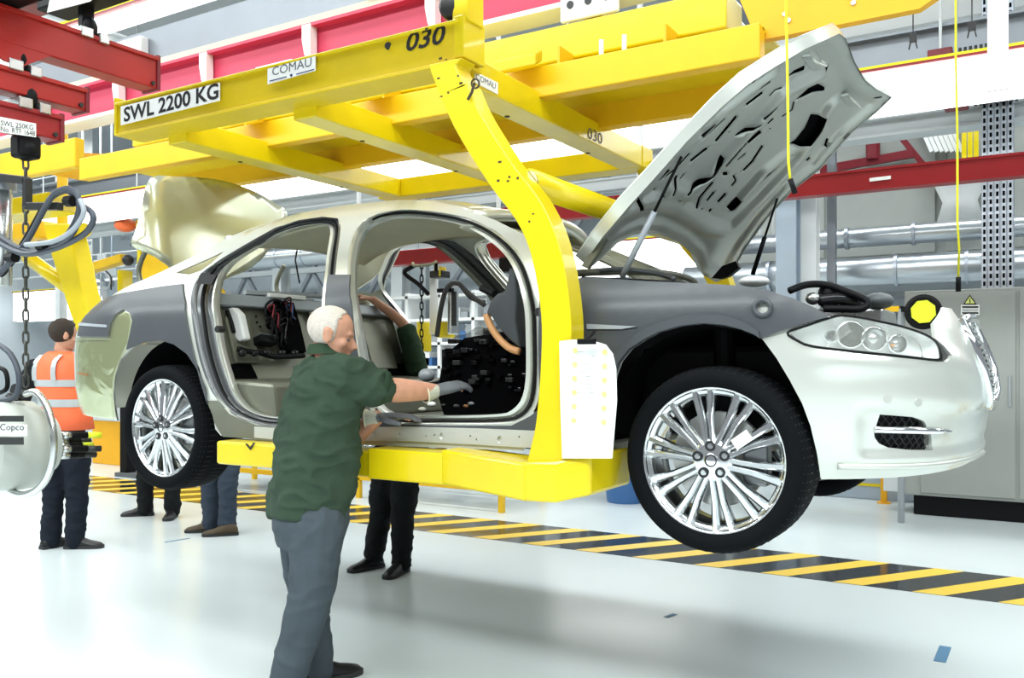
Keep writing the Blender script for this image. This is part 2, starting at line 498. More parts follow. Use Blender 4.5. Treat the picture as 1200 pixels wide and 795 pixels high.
def Sx2s(X):
    lo, hi = 0., SMAX
    for _ in range(40):
        m = (lo+hi)/2
        if planpt(m)[0].x > X: lo = m
        else: hi = m
    return lo
def B(s, z, off=0.):
    p, n = planpt(s)
    if n.dot(V((-1.6, YC, 0))-p) < 0: n = -n
    t = max(0, z-1.72)
    d = .62*t*t/(t+.14)
    ws = smooth01((p.x+2.75)/.1)*smooth01((-.68-p.x)/.1)
    d += (.08-.40*ws)*max(0, 1.19-z)
    d += .025*((z-1.45)/.3)**2
    wf = smooth01((p.x-.15)/.6)
    wr = smooth01((-3.55-p.x)/.6)
    d += .028*smooth01((SFOG-s)/.05)*smooth01((1.31-z)/.05)*smooth01((z-1.09)/.06)
    d -= .018*smooth01((p.x-.3)/.15)*math.exp(-((z-1.46+.25*max(0, .62-s))/.05)**2)*smooth01((s-.30)/.2)
    if z > 1.62 and wf < 1: d += (1-wf)*(1-wr)*smooth01((p.x+.75)/.2)*.9*max(0, z-1.66)**1.3
    d += wf*(.55*max(0, z-1.34)**1.5+.5*max(0, 1.12-z))
    d += wr*(.7*max(0, z-1.62)**1.2+.25*max(0, 1.30-z)**1.2)
    q = p+n*(d-off); q.z = z
    return q
SFOG = 1.02
_bgrid = None
S33 = Sx2s(-3.42)
S41 = Sx2s(-4.10)
def S(px, py, off=0.):
    """pixel of the photograph -> (s, z) on the body side surface"""
    global _bgrid
    if _bgrid is None:
        _bgrid = []
        for i in range(int(SMAX/.06)+1):
            for k in range(24): s, z = i*.06, 1.02+k*.055; _bgrid.append((s, z, PRJ(B(s, z))))
    cand = [g for g in _bgrid if (px < 205 or g[0] < S33) and g[0] < S41]
    best = min(cand, key=lambda g: (g[2][0]-px)**2+(g[2][1]-py)**2)
    s, z = best[0], best[1]
    for _ in range(12):
        e = PRJ(B(s, z, off)); fx, fy = e[0]-px, e[1]-py
        if abs(fx)+abs(fy) < .05: break
        h = .002; a = PRJ(B(s+h, z, off)); b = PRJ(B(s, z+h, off))
        a11, a21, a12, a22 = (a[0]-e[0])/h, (a[1]-e[1])/h, (b[0]-e[0])/h, (b[1]-e[1])/h
        det = a11*a22-a12*a21
        if abs(det) < 1: break
        ds = (fx*a22-fy*a12)/det; dz = (a11*fy-a21*fx)/det
        if abs(ds) > .5 or abs(dz) > .5: break
        s = min(S41+.05, s-max(-.15, min(.15, ds))) if px < 300 else s-max(-.15, min(.15, ds)); z -= max(-.15, min(.15, dz))
    return (s, z)
def SS(l, off=0.): return [S(*p, off) for p in l]
def sm(l, n=4): return [(p.x, p.y) for p in catmull([(a[0], a[1], 0) for a in l], n, True)]
def shell(name, m, outline, holes=(), off=0., thick=.012, step=.05, parent=car, both=False, inset=0.):
    """panel of bodywork: region of the side surface, given thickness"""
    vs, fs = cdt(outline, holes, step)
    mb = MB()
    n = len(vs)
    P0 = [B(v[0], v[1], off) for v in vs]; P1 = [B(v[0], v[1], off-thick) for v in vs]
    cnt = {}
    for f in fs:
        for i in range(len(f)):
            e = (f[i], f[(i+1) % len(f)]); cnt[tuple(sorted(e))] = cnt.get(tuple(sorted(e)), 0)+1
    F = [tuple(f) for f in fs]+[tuple(n+i for i in reversed(f)) for f in fs]
    for e, c in cnt.items():
        if c == 1: F.append((e[0], e[1], n+e[1], n+e[0]))
    mb.add(P0+P1, F)
    if both: mb.add([(p.x, 2*YC-p.y, p.z) for p in P0+P1], F)
    return mb.build(name, m, parent, 'auto')
def XZ(l): return [(Sx2s(x), z) for x, z in l]
def mirrored(o, name=None):
    me = o.data.copy()
    for v in me.vertices: v.co.y = 2*YC-v.co.y
    me.flip_normals()
    c = bpy.data.objects.new(name or o.name.split('.')[0], me); COL.objects.link(c)
    c.parent = o.parent; c.matrix_parent_inverse = o.matrix_parent_inverse.copy()
    return c

# apertures (traced), outer lip and inner flange
ra_in = SS([(256,337),(261,322),(275,306),(300,290),(325,276),(350,267),(375,263),(387,265),(390,274),(386,300),(383,330),(381,365),(380,400),(380,440),(378,470),(366,484),(340,489),(312,487),(292,479),(278,462),(268,435),(260,405),(255,370)], -.09)
ra_out = SS([(226,337),(236,320),(258,304),(290,285),(322,267),(350,258),(378,254),(396,256),(399,270),(395,300),(392,330),(390,365),(389,400),(389,440),(388,478),(374,494),(340,500),(305,498),(272,485),(250,462),(237,432),(229,400),(224,366)])
fa_in = SS([(414,330),(416,300),(422,280),(432,266),(448,258),(475,254),(510,257),(545,265),(575,281),(598,303),(611,330),(618,360),(620,400),(620,440),(616,465),(606,479),(588,486),(520,488),(470,487),(450,480),(440,465),(432,440),(424,400),(417,360)], -.09)
fa_out = SS([(406,330),(408,296),(415,272),(427,258),(446,249),(475,245),(514,248),(552,256),(584,272),(610,297),(624,328),(631,360),(633,400),(633,440),(630,472),(618,490),(594,497),(520,498),(462,497),(440,489),(428,470),(421,440),(414,400),(408,360)])
qw = SS([(206,320),(222,313),(243,304),(262,295),(257,300),(247,309),(236,317),(222,322)])
_tr = SS([(168,328),(190,318),(230,298),(270,277),(310,262),(350,250),(400,241),(450,236),(500,236),(540,243),(580,258),(620,278),(650,297)])
top_rail = [(-3.95, 1.775), (-3.72, 1.86)]+sorted((B(*q).x, q[1]) for q in _tr)
top_rail = [p for p in top_rail if p[0] < -.70]+[(-.66, 1.815)]
outer = XZ(top_rail+[(-.70,1.72),(-.735,1.6),(-.745,1.4),(-.75,1.14)])+XZ([(-.80,1.085),(-1.6,1.07),(-2.3,1.06),(-2.62,1.07),(-2.67,1.10)])+SS([(246,478),(240,455)])+SS([(232,425),(224,390),(220,355),(217,334)])+XZ([(-3.2,1.885),(-3.45,1.875),(-3.85,1.765)])
side = shell('side_frame', 'silver', outer, [ra_out, fa_out, qw], step=.045)
tag(side, 'bare silver door frames and roof rail')
def lip(name, loops, m, n=120, mirror=True):
    """stepped jamb strip lofted between loops [(outline, depth)]"""
    rings = []
    for o, d in loops:
        rings.append([B(p[0], p[1], -d) for p in resample([(a[0], a[1], 0) for a in sm(o, 6)], n)])
    ob = MB().loft(rings, cap=False).build(name, m, car, 'auto')
    sf = ob.modifiers.new('t', 'SOLIDIFY'); sf.thickness = .004
    if mirror: mirrored(ob)
    return ob
def mixo(a, b, t): return [(p[0]*(1-t)+q[0]*t, p[1]*(1-t)+q[1]*t) for p, q in zip(a, b)]
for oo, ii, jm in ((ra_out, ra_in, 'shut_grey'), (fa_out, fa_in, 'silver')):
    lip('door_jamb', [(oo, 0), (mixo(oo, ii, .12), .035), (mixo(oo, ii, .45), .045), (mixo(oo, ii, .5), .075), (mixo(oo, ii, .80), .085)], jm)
    lip('weather_strip', [(mixo(oo, ii, .38), .036), (mixo(oo, ii, .44), .030), (mixo(oo, ii, .50), .036), (mixo(oo, ii, .52), .05)], 'rubber')
    lip('door_flange', [(mixo(oo, ii, .80), .085), (mixo(oo, ii, .86), .070), (ii, .070), (ii, .115)], 'silver')
mirrored(side)

# B pillar lower grey cover
shell('pillar_cover', 'cover_grey', SS([(385,322),(411,322),(413,360),(417,400),(424,440),(430,468),(424,490),(389,484),(390,440),(387,400),(384,360)]), off=.006, thick=.008, step=.05)
# sill panel with holes
sh = []
for cx, cy, r in ((519,511,4.2),(587,515,4.4),(441,508,4.0),(360,508,3.4)):
    sh.append(SS([(cx+r*.62*math.cos(k*PI/5), cy+r*math.sin(k*PI/5)) for k in range(10)]))
for cx, cy in ((501,511),(511,510),(553,511),(470,509),(560,515),(610,512)):
    sh.append(SS([(cx+1.1*math.cos(k*PI/3), cy+1.3*math.sin(k*PI/3)) for k in range(6)]))
shell('sill_panel', 'silver', SS([(300,500),(330,502),(480,500),(560,502),(636,505),(636,525),(560,521),(480,517),(330,516),(300,513)]), sh, off=.012, thick=.01, step=.04)
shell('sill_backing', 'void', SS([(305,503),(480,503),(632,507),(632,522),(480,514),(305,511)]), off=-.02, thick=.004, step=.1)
shell('sill_step_cover', 'cover_grey', SS([(440,490),(470,498),(520,499),(600,499),(622,488),(634,478),(636,505),(560,502),(480,500),(440,500)]), off=.007, thick=.008, step=.05)

# rear quarter
arch_r = [(137,493),(133,462),(135,440),(142,421),(155,406),(172,399),(190,397),(207,402),(222,413),(234,432),(243,455),(246,478)]
rq = shell('rear_quarter_panel', 'silver', SS([(217,334),(220,355),(224,390),(232,425),(240,455),(246,478)]+arch_r[::-1][1:])+XZ([(-3.6,1.58),(-3.95,1.58)])+[(Sx2s(-4.12), 1.58), (SMAX-.02, 1.58), (SMAX-.02, 1.66), (Sx2s(-4.15), 1.70)]+XZ([(-3.97,1.772),(-3.85,1.765),(-3.45,1.875),(-3.2,1.885)]), step=.05)
mirrored(rq)
shell('quarter_cover', 'cover_grey', SS([(93,394),(91,376),(95,365),(108,356),(130,348),(160,341),(190,336),(216,333),(219,355),(223,390),(231,425),(239,455),(245,474),(242,455),(233,433),(221,415),(206,404),(190,399),(172,401),(157,407),(150,410),(154,392),(157,376),(154,367),(146,363),(137,369),(131,380),(129,395)]), off=.012, thick=.008, step=.04)
shell('cover_rib', 'grey_mid', SS([(93,378),(128,381),(128,384),(93,381)]), off=.017, thick=.006, step=.03)
rb = shell('rear_bumper', 'silver', [(SMAX-.02, 1.575), (SMAX-.02, 1.16), (Sx2s(-4.1), 1.15)]+SS([(100,486),(118,490),(137,493),(133,462),(135,440),(142,421),(150,411)])+[(Sx2s(-3.6), 1.575)], step=.05)
mirrored(rb)
shell('plastic_film', 'film', SS([(92,396),(128,397),(131,381),(137,370),(146,364),(153,368),(155,377),(151,402),(142,421),(135,440),(133,462),(136,491),(101,484),(94,470),(92,440)]), off=.014, thick=.002, step=.03)
shell('reflector', 'lamp_amber', SS([(93,436),(104,438),(104,441),(93,439)]), off=.01, thick=.004, step=.02)
# inner sill bracket ahead of rear wheel
shell('sill_bracket', 'silver_inner', SS([(243,470),(255,470),(270,486),(300,498),(326,501),(326,516),(262,512),(252,495)]), off=.006, thick=.01, step=.04)

# front wing + grey cover
arch_f = [(716,500),(718,465),(722,440),(728,424),(740,409),(757,398),(775,389),(800,382),(825,379),(850,381),(870,386),(885,392),(893,397)]
wing_o = SS([(636,505),(636,330),(690,325),(760,330),(830,334),(865,336),(900,342),(930,351),(955,362),(975,372),(940,383),(921,390),(893,397)]+arch_f[::-1][1:]+[(712,525)])
fw = shell('front_wing', 'silver', wing_o, off=-.004, step=.05); mirrored(fw)
shell('wing_cover', 'cover_grey', SS([(637,503),(637,331),(690,325),(760,330),(830,333),(865,335),(900,341),(930,350),(955,361),(972,371),(940,380),(915,388),(892,397),(885,393),(870,387),(850,382),(825,380),(800,383),(775,390),(757,399),(740,410),(728,425),(722,441),(718,466),(716,500)]), [SS([(894.5+8*math.cos(k*PI/8), 361+7.5*math.sin(k*PI/8)) for k in range(16)])], off=.012, thick=.010, step=.045)
shell('cover_arch_flare', 'cover_grey', SS([(892,397),(885,392),(870,386),(850,381),(825,379),(800,382),(775,389),(757,398),(740,409),(728,424),(722,440),(718,465),(712,465),(714,438),(721,418),(735,402),(752,389),(775,378),(800,371),(825,368),(850,370),(872,377),(890,388)]), off=.026, thick=.016, step=.03)
shell('cover_crease', 'grey_mid', SS([(690,380),(730,382),(748,383),(730,386),(690,386)]), off=.020, thick=.010, step=.03)
rg = []
for k in range(20):
    t = 2*PI*k/20; rg.append(B(*S(894.5+9.5*math.cos(t), 361+9*math.sin(t)), .016))
MB().tube(rg, .009, 8, True).build('grommet_ring', 'cover_grey', car, True)

# wheel-arch liners (dark tubs) near and far
def liner(xc, r, mirror=True):
    rings = []
    for y in (.085, .34):
        rings.append([V((xc+r*math.cos(t), y, 1.16+r*math.sin(t))) for t in [(.0+1.0*k/24)*PI for k in range(25)]])
    mb = MB().loft(rings, cap=False, closed=False)
    mb.add(rings[1], [tuple(range(25))])
    o = mb.build('wheel_arch_liner', 'void', car, True)
    sf = o.modifiers.new('t', 'SOLIDIFY'); sf.thickness = .006
    if mirror: mirrored(o)
liner(-.03, .425); liner(-3.10, .42)

# ---- front bumper
sA = S(962, 562)[0]
gr_l = [(.36, 1.60), (.365, 1.52), (.35, 1.42), (.30, 1.33), (.20, 1.285), (0, 1.275)]
fog_u = SS([(1031,486),(1026,502),(1087,503),(1083,494),(1070,489)])
fog_l = SS([(1024,506),(1025,513),(1030,520),(1041,525),(1070,528),(1093,528),(1091,509)])
bump_o = SS([(893,397),(921,390),(932,400),(950,407),(1000,414),(1060,420),(1098,424),(1110,424),(1116,417),(1107,406),(1096,397),(1094,380)])+[(.46, 1.655), (.38, 1.655)]+gr_l+[(0, 1.06)]+[(sA*.5, 1.05)]+SS([(962,562),(958,535),(950,500),(940,473),(925,445),(910,420)])
fb = shell('front_bumper', 'silver', bump_o, [fog_u, fog_l], step=.02, both=True)
tag(fb, 'glossy silver front bumper')
for fo in (fog_u, fog_l):
    o = shell('air_intake_mesh', 'black', fo, off=-.03, thick=.004, step=.03)
    # lattice of the intake
    s0, s1 = min(p[0] for p in fo), max(p[0] for p in fo); z0, z1 = min(p[1] for p in fo), max(p[1] for p in fo)
    mb = MB()
    for k in range(-8, 24):
        for sl in (1, -1):
            run = []
            for q in range(15):
                z = z0+(z1-z0)*q/14; s = s0+k*.035+sl*(z-z0)*1.0
                if in_poly(s, z, fo): run.append(B(s, z, -.022))
                else:
                    if len(run) > 1: mb.tube(run, .0022, 4)
                    run = []
            if len(run) > 1: mb.tube(run, .0022, 4)
    mb.build('intake_lattice', 'gun', o)
cb = [S(x, y) for x, y in ((1024,503.5),(1045,504),(1065,504.5),(1085,505),(1100,505.3),(1112,506))]
MB().tube([B(p[0], p[1], .008) for p in cb], [.012, .013, .013, .013, .011, .004], 8).build('chrome_blade', 'chrome', car, True)
# lower lip
MB().tube([B(s, 1.085, .004) for s in [sA*.95*k/30 for k in range(31)]], .012, 6).build('bumper_lip', 'silver', car, True)
# sensors
for px, py in ((1076,472),(1040,468)):
    q = S(px, py); a = B(q[0], q[1], -.002); b = B(q[0], q[1], .004)
    MB().cyl(a, b, .014, 14).build('parking_sensor', 'silver', car)
# grille: chrome surround, horizontal vanes, badge block
gp = [B(a[0], a[1], .006) for a in gr_l[:-1]]
def mir(p): return V((p[0], 2*YC-p[1], p[2]))
loop = gp+[B(0, 1.27, .006)]+[mir(p) for p in gp[::-1]]+[mir(B(.2, 1.625, .004)), B(0, 1.63, .004), B(.2, 1.625, .004)]
MB().tube(loop, .018, 8, True).build('grille_surround', 'chrome', car, True)
for k in range(15):
    z = 1.30+k*.021
    w = .33 if z > 1.42 else .33*(1-((1.42-z)/.2)**2)
    pts = [B(w*q/8, z, -.016) for q in range(9)]
    MB().tube([mir(p) for p in pts[::-1]]+pts[1:], .0055, 6).build('grille_vane', 'chrome', car, True)
gb = [(s, z) for s, z in gr_l]+[(0, 1.63), (.3, 1.62)]
shell('grille_backing', 'grey_light', gb, off=-.04, thick=.004, step=.06, both=True)

# ---- headlamp
hl = SS([(923,390),(934,399),(952,406),(1000,412),(1060,418),(1098,422),(1101,415),(1097,402),(1085,393),(1060,384),(1030,377),(1005,372),(985,370),(972,373),(945,382)])
hb = shell('headlamp', 'white_gloss', hl, off=-.07, thick=.004, step=.04); mirrored(hb)
shell('headlamp_lens', 'lens', hl, off=.004, thick=.003, step=.03, parent=hb)
hc = [B(a[0], a[1], .002) for a in sm(hl, 3)]
MB().tube(hc, .0045, 6, True).build('headlamp_seal', 'black', hb, True)
# side wall of lamp bowl
MB().loft([[B(a[0], a[1], 0) for a in sm(hl, 3)], [B(a[0], a[1], -.07) for a in sm(hl, 3)]], cap=False).build('headlamp_bowl', 'white_gloss', hb, True)
for px, py, r in ((998,392,.05),(1026,397,.045),(1055,403,.035),(975,394,.025)):
    q = S(px, py); c = B(q[0], q[1], -.055); ax = B(q[0], q[1], .0)-c
    MB().lathe([(0, 0), (r*.5, .004), (r*.85, .018), (r, .04), (r*.9, .042)], c, ax, 18).build('projector_ring', 'chrome', hb, True)
    MB().ell(c+ax*.35, (r*.55, r*.55, r*.55), 12, 8).build('projector_lens', 'black_gloss' if px in (975, 998) else 'steel', hb, True)
q = S(1050, 405); c = B(q[0], q[1], -.04)
MB().cyl(c, B(q[0], q[1], -.01), .010, 8, .002).build('indicator_bulb', 'lamp_amber', hb, True)

# ---- wheels
def wheel(cx, y0, side):
    """side -1: outer face toward -Y"""
    c = V((cx, y0, WHZ)); ax = V((0, side, 0))
    w = MB().lathe([(.258, -.01), (.272, .0), (.274, -.006), (.268, -.012), (.250, -.018), (.243, -.04), (.238, -.10), (.246, -.19), (.262, -.215)], c, ax, 64).build('wheel', 'alloy', car, True)
    sf = w.modifiers.new('t', 'SOLIDIFY'); sf.thickness = .004
    ty = [(.270, .0), (.282, .012), (.300, .018), (.318, .016), (.332, .004), (.340, -.012), (.345, -.035), (.346, -.10), (.346, -.16), (.345, -.20), (.338, -.232), (.320, -.245), (.290, -.246), (.262, -.225)]
    MB().lathe(ty, c, ax, 80).build('tyre', 'tyre', w, True)
    cuts = MB()
    d, a, b = basis(ax)
    for k in range(72):
        t = 2*PI*k/72; e = a*math.cos(t)+b*math.sin(t)
        cuts.beam(c+e*.3446+d*-.036, c+e*.3446+d*-.075, .006, .004, e); cuts.beam(c+e*.331+d*.003, c+e*.342+d*-.022, .005, .003, e)
        cuts.beam(c+e*.3446+d*-.125, c+e*.3446+d*-.19, .006, .004, e)
    for h in (-.085, -.115): cuts.tube([c+(a*math.cos(2*PI*k/64)+b*math.sin(2*PI*k/64))*.3430+d*h for k in range(64)], .0035, 5, True)
    cuts.build('tread_groove', 'tread_cut', w)
    for k in range(10):
        for off in (-1, 1):
            t = 2*PI*(k+.25)/10; e = a*math.cos(t)+b*math.sin(t); f = a*-math.sin(t)+b*math.cos(t)
            p0 = c+e*.062+f*off*.012+d*.004; p1 = c+e*.155+f*off*.016+d*-.002; p2 = c+e*.262+f*off*.030+d*-.010
            rings = []
            for p, wd, hh in ((p0, .021, .030), (p1, .026, .034), (p2, .035, .040)):
                rings.append([p+f*wd/2*.45, p+f*wd/2-d*.010, p+f*wd/2-d*hh, p-f*wd/2-d*hh, p-f*wd/2-d*.010, p-f*wd/2*.45])
            MB().loft(rings).build('spoke', 'alloy', w, 'auto')
    MB().lathe([(0, .004), (.030, .004), (.036, .002), (.060, .004), (.074, -.002), (.082, -.016), (.080, -.05)], c, ax, 40).build('hub', 'alloy', w, 'auto')
    cp = MB().lathe([(0, .010), (.020, .010), (.026, .007), (.027, .003)], c, ax, 24).build('centre_cap', 'chrome', w, 'auto')
    MB().lathe([(.019, .0115), (.023, .0115), (.023, .009), (.019, .009)], c, ax, 24).build('cap_ring', 'ink', w)
    for k in range(5):
        t = 2*PI*(k+.2)/5; e = a*math.cos(t)+b*math.sin(t)
        MB().lathe([(.0195, .0045), (.0195, .0065), (.011, .0065), (.011, .0045)], c+e*.054, ax, 16).build('nut_seat', 'ink', w)
        MB().cyl(c+e*.054, c+e*.054+d*.011, .0095, 6).build('wheel_nut', 'chrome', w)
    MB().lathe([(.05, -.075), (.175, -.075), (.178, -.08), (.178, -.10), (.05, -.10)], c, ax, 48).build('brake_disc', 'disc_steel', w, 'auto')
    MB().box((cx+.10, y0-side*.05, WHZ-.09), (cx+.19, y0-side*.12, WHZ+.09)).build('brake_calliper', 'alloy_dark', w, bevel=.01)
    return w
w1 = wheel(0, .0, -1); wheel(-WB, .0, -1); wheel(0, 2*YC, 1); wheel(-WB, 2*YC, 1)
# balance weight sticker on the front wheel
cc = V((0, -.004, WHZ)); e = V((math.cos(.62), 0, math.sin(.62))); f = V((-e.z, 0, e.x))
MB().beam(cc+e*.105, cc+e*.175, .042, .004, (0, 1, 0)).build('wheel_sticker', 'paper', w1)
# axle stubs, spring strut behind front wheel
MB().cyl((0, .12, WHZ), (0, 2*YC-.12, WHZ), .035, 12).build('front_axle', 'gun', car)
MB().cyl((-WB, .12, WHZ), (-WB, 2*YC-.12, WHZ), .035, 12).build('rear_axle', 'gun', car)
for y in (.25, 2*YC-.25):
    MB().cyl((-.02, y, 1.15), (-.05, y+.05, 1.62), .045, 12).build('spring_strut', 'black', car)

# ---- roof, headliner, cross members
def railpt(x, dz=0.):
    zz = None
    for (x0, z0), (x1, z1) in zip(top_rail, top_rail[1:]):
        if x0 <= x <= x1: zz = z0+(z1-z0)*(x-x0)/(x1-x0)
    p = B(Sx2s(x), zz); return p
def roof_grid(x0, x1, nx, ny, drop, crown, inset=0.):
    vs = []; fs = []
    for i in range(nx+1):
        x = x0+(x1-x0)*i/nx
        p = railpt(x); a = p.y+inset
        for j in range(ny+1):
            u = -1+2*j/ny; y = YC+u*(YC-a)
            bow = .10*(1-u*u) if False else 0
            vs.append((x, y, p.z-drop+crown*(1-u*u)))
    for i in range(nx):
        for j in range(ny): k = i*(ny+1)+j; fs.append((k, k+1, k+ny+2, k+ny+1))
    return MB().add(vs, fs)
rf = roof_grid(-2.95, -1.30, 24, 16, .0, .055).build('roof_panel', 'silver', car, True)
s_ = rf.modifiers.new('t', 'SOLIDIFY'); s_.thickness = .01
hlr = roof_grid(-2.92, -1.24, 20, 14, .075, .04, .04).build('headliner', 'headliner', car, True)
s_ = hlr.modifiers.new('t', 'SOLIDIFY'); s_.thickness = .01
# windscreen frame: header + cowl; rear header
def crossbar(x, dz, r, name, m='silver', bow=.0):
    p = railpt(x); pts = []
    for j in range(17):
        u = -1+2*j/16; pts.append((x+bow*(1-u*u), YC+u*(YC-p.y), p.z+dz+.05*(1-u*u)))
    MB().tube(pts, r, 8).build(name, m, car, True)
crossbar(-1.27, -.02, .03, 'windscreen_header', 'silver', .10)
crossbar(-2.98, -.02, .03, 'rear_header', 'silver', -.05)
crossbar(-.72, -.09, .016, 'cowl_bar', 'silver_inner', .25)
MB().tube(catmull([(-.62, .18, 1.80), (-.5, .5, 1.81), (-.42, .93, 1.82), (-.5, 1.36, 1.81), (-.62, 1.68, 1.80)], 8), .012, 8).build('cowl_trim', 'black', car, True)
MB().prism([(-.66, .15, 1.76), (-.40, .15, 1.74), (-.36, .93, 1.76), (-.40, 1.71, 1.74), (-.66, 1.71, 1.76)], (0, 0, .012)).build('cowl_panel', 'silver_inner', car)
# visors, roof console, grab handles
MB().ell((-1.42, .93, 2.13), (.13, .16, .018), 16, 8).build('roof_console', 'black', car, True)
MB().ell((-1.30, .50, 2.10), (.10, .20, .012), 14, 6).build('sun_visor', 'glove_cuff', car, True)
for x, y in ((-1.62, 1.58), (-2.5, 1.58)):
    MB().tube(catmull([(x-.10, y, 2.12), (x-.06, y-.03, 2.095), (x+.06, y-.03, 2.095), (x+.10, y, 2.12)], 5), .009, 6).build('grab_handle', 'headliner', car, True)

# ---- floor pan, bulkheads, cabin
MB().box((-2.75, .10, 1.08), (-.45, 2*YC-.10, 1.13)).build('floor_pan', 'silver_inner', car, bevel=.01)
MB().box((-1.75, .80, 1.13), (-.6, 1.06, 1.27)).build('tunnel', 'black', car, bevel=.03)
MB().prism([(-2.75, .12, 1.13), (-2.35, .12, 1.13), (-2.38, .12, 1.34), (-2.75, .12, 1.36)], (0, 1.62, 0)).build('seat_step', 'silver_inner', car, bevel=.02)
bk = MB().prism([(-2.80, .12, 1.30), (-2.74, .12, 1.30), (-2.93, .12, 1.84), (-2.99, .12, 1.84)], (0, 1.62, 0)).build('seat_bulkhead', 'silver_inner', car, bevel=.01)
# raised pressings on the bulkhead
def bkp(y, z, o=0.): return V((-2.74-.352*(z-1.30)+o, y, z))
for y0, y1, z0, z1 in ((.22, .40, 1.44, 1.70), (1.0, 1.25, 1.42, 1.70), (1.36, 1.62, 1.40, 1.72)):
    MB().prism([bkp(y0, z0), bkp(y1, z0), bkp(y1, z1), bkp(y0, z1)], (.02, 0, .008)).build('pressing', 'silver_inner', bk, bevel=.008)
MB().prism([bkp(.15, 1.76), bkp(1.70, 1.76), bkp(1.70, 1.83), bkp(.15, 1.83)], (.05, 0, .01)).build('shelf_rail', 'grey_mid', bk, bevel=.01)
for y, z, r in ((.55, 1.66, .018), (1.33, 1.5, .016), (.58, 1.50, .012), (.94, 1.60, .014), (1.33, 1.64, .014)):
    MB().cyl(bkp(y, z, -.002), bkp(y, z, .005), r, 12).build('access_hole', 'void', bk)
# wiring module clipped to the bulkhead
BN = V((1, 0, .352)).normalized()
def bq(px, py, o=0.): return UPL(px, py, V((-2.74, .5, 1.30))+BN*(.02+o), BN)
MB().prism([bq(*q) for q in ((311,366),(316,356),(338,358),(346,385),(353,416),(330,414),(318,392))], BN*.05).build('fuse_module', 'void', car, bevel=.006)
random.seed(9)
for k in range(16):
    x0 = random.uniform(313, 340); y0 = random.uniform(355, 400); x1 = x0+random.uniform(3, 10); y1 = y0+random.uniform(8, 18)
    MB().tube(catmull([bq(x0, y0, .05), bq(x0-3, y0-6, .07), bq(x0+4, y0-8, .08), bq((x0+x1)/2, (y0+y1)/2, .08), bq(x1, y1, .055)], 4), .005, 5).build('wire_loom', random.choice(['black', 'black', 'cable', 'black', 'black', 'blue_bin', 'black_gloss', 'black', 'tan', 'red_dark']), car, True)
MB().tube(catmull([bq(312,372,.05), bq(311,360,.06), bq(317,353,.07), bq(325,352,.07), bq(334,356,.06)], 5), .008, 6).build('wire_loom', 'black', car, True)
MB().prism([bq(*q) for q in ((296,396),(318,399),(317,408),(297,405))], BN*.07).build('connector_box', 'black', car, bevel=.006)
MB().prism([bq(*q) for q in ((297,394),(316,397),(316,399),(297,397))], BN*.06).build('connector_lid', 'grey_dark', car, bevel=.003)
MB().tube(catmull([bq(278,409,.03), bq(290,412,.05), bq(305,414,.05), bq(320,418,.05), bq(338,418,.05), bq(356,417,.05)], 5), .016, 8).build('harness_trunk', 'black', car, True)
for x in (284, 298, 312, 330, 345): MB().ell(bq(x, 414, .05), (.022, .03, .02), 8, 6).build('harness_clip', 'black_gloss', car, True)
for x, y in ((301,378),(305,383),(300,371),(310,345),(328,346),(345,362),(363,352),(370,344),(300,349)):
    MB().cyl(bq(x, y, -.003), bq(x, y, .004), .007, 8).build('access_hole', 'void', bk)
MB().prism([bq(*q) for q in ((284,342),(384,346),(384,351),(284,347))], BN*.03).build('cross_swage', 'grey_mid', bk, bevel=.006)
MB().prism([bq(*q) for q in ((352,352),(366,352),(384,384),(384,396),(374,392))], BN*.018).build('diagonal_swage', 'silver_inner', bk, bevel=.006)
for x, y in ((266,344),(272,350),(270,342)): MB().cyl(bq(x, y), bq(x, y, .02), .008, 8).build('stud', 'chrome', bk)
# moulded liner at the near wheelhouse
lpad = [UY(*q, .26) for q in ((264,362),(272,360),(280,368),(284,385),(287,398),(280,401),(271,394),(267,380))]
MB().prism(lpad, (0, .05, 0)).build('wheelhouse_liner', 'white', car, bevel=.012)
MB().tube(catmull([UY(266,364,.25), UY(271,378,.25), UY(274,390,.25)], 4), .012, 6).build('belt_strip', 'black', car, True)
# wires heaped on the seat pan
for k in range(14):
    x = random.uniform(292, 345); y = random.uniform(452, 482); dx = random.uniform(8, 20); dy = random.uniform(2, 12); Yw = random.uniform(.25, .5)
    MB().tube(catmull([UY(x, y, Yw), UY(x+dx*.4, y+dy*.1-2, Yw), UY(x+dx*.7, y+dy*.8, Yw), UY(x+dx, y+dy, Yw)], 4), random.choice((.004, .006, .008)), 5).build('loose_wire', random.choice(['black', 'paper', 'steel', 'black', 'grey_mid']), car, True)
# rear shelf + inner wheelhouse + seat belt reel
MB().box((-3.55, .16, 1.82), (-2.95, 1.70, 1.835)).build('rear_shelf', 'silver_inner', car, bevel=.004)
MB().box((-3.0, .55, 1.835), (-2.86, .85, 1.86)).build('shelf_bracket', 'paper', car, bevel=.006)
MB().ell((-3.05, 1.45, 1.86), (.13, .16, .05), 14, 8).build('shelf_box', 'cream', car, True)
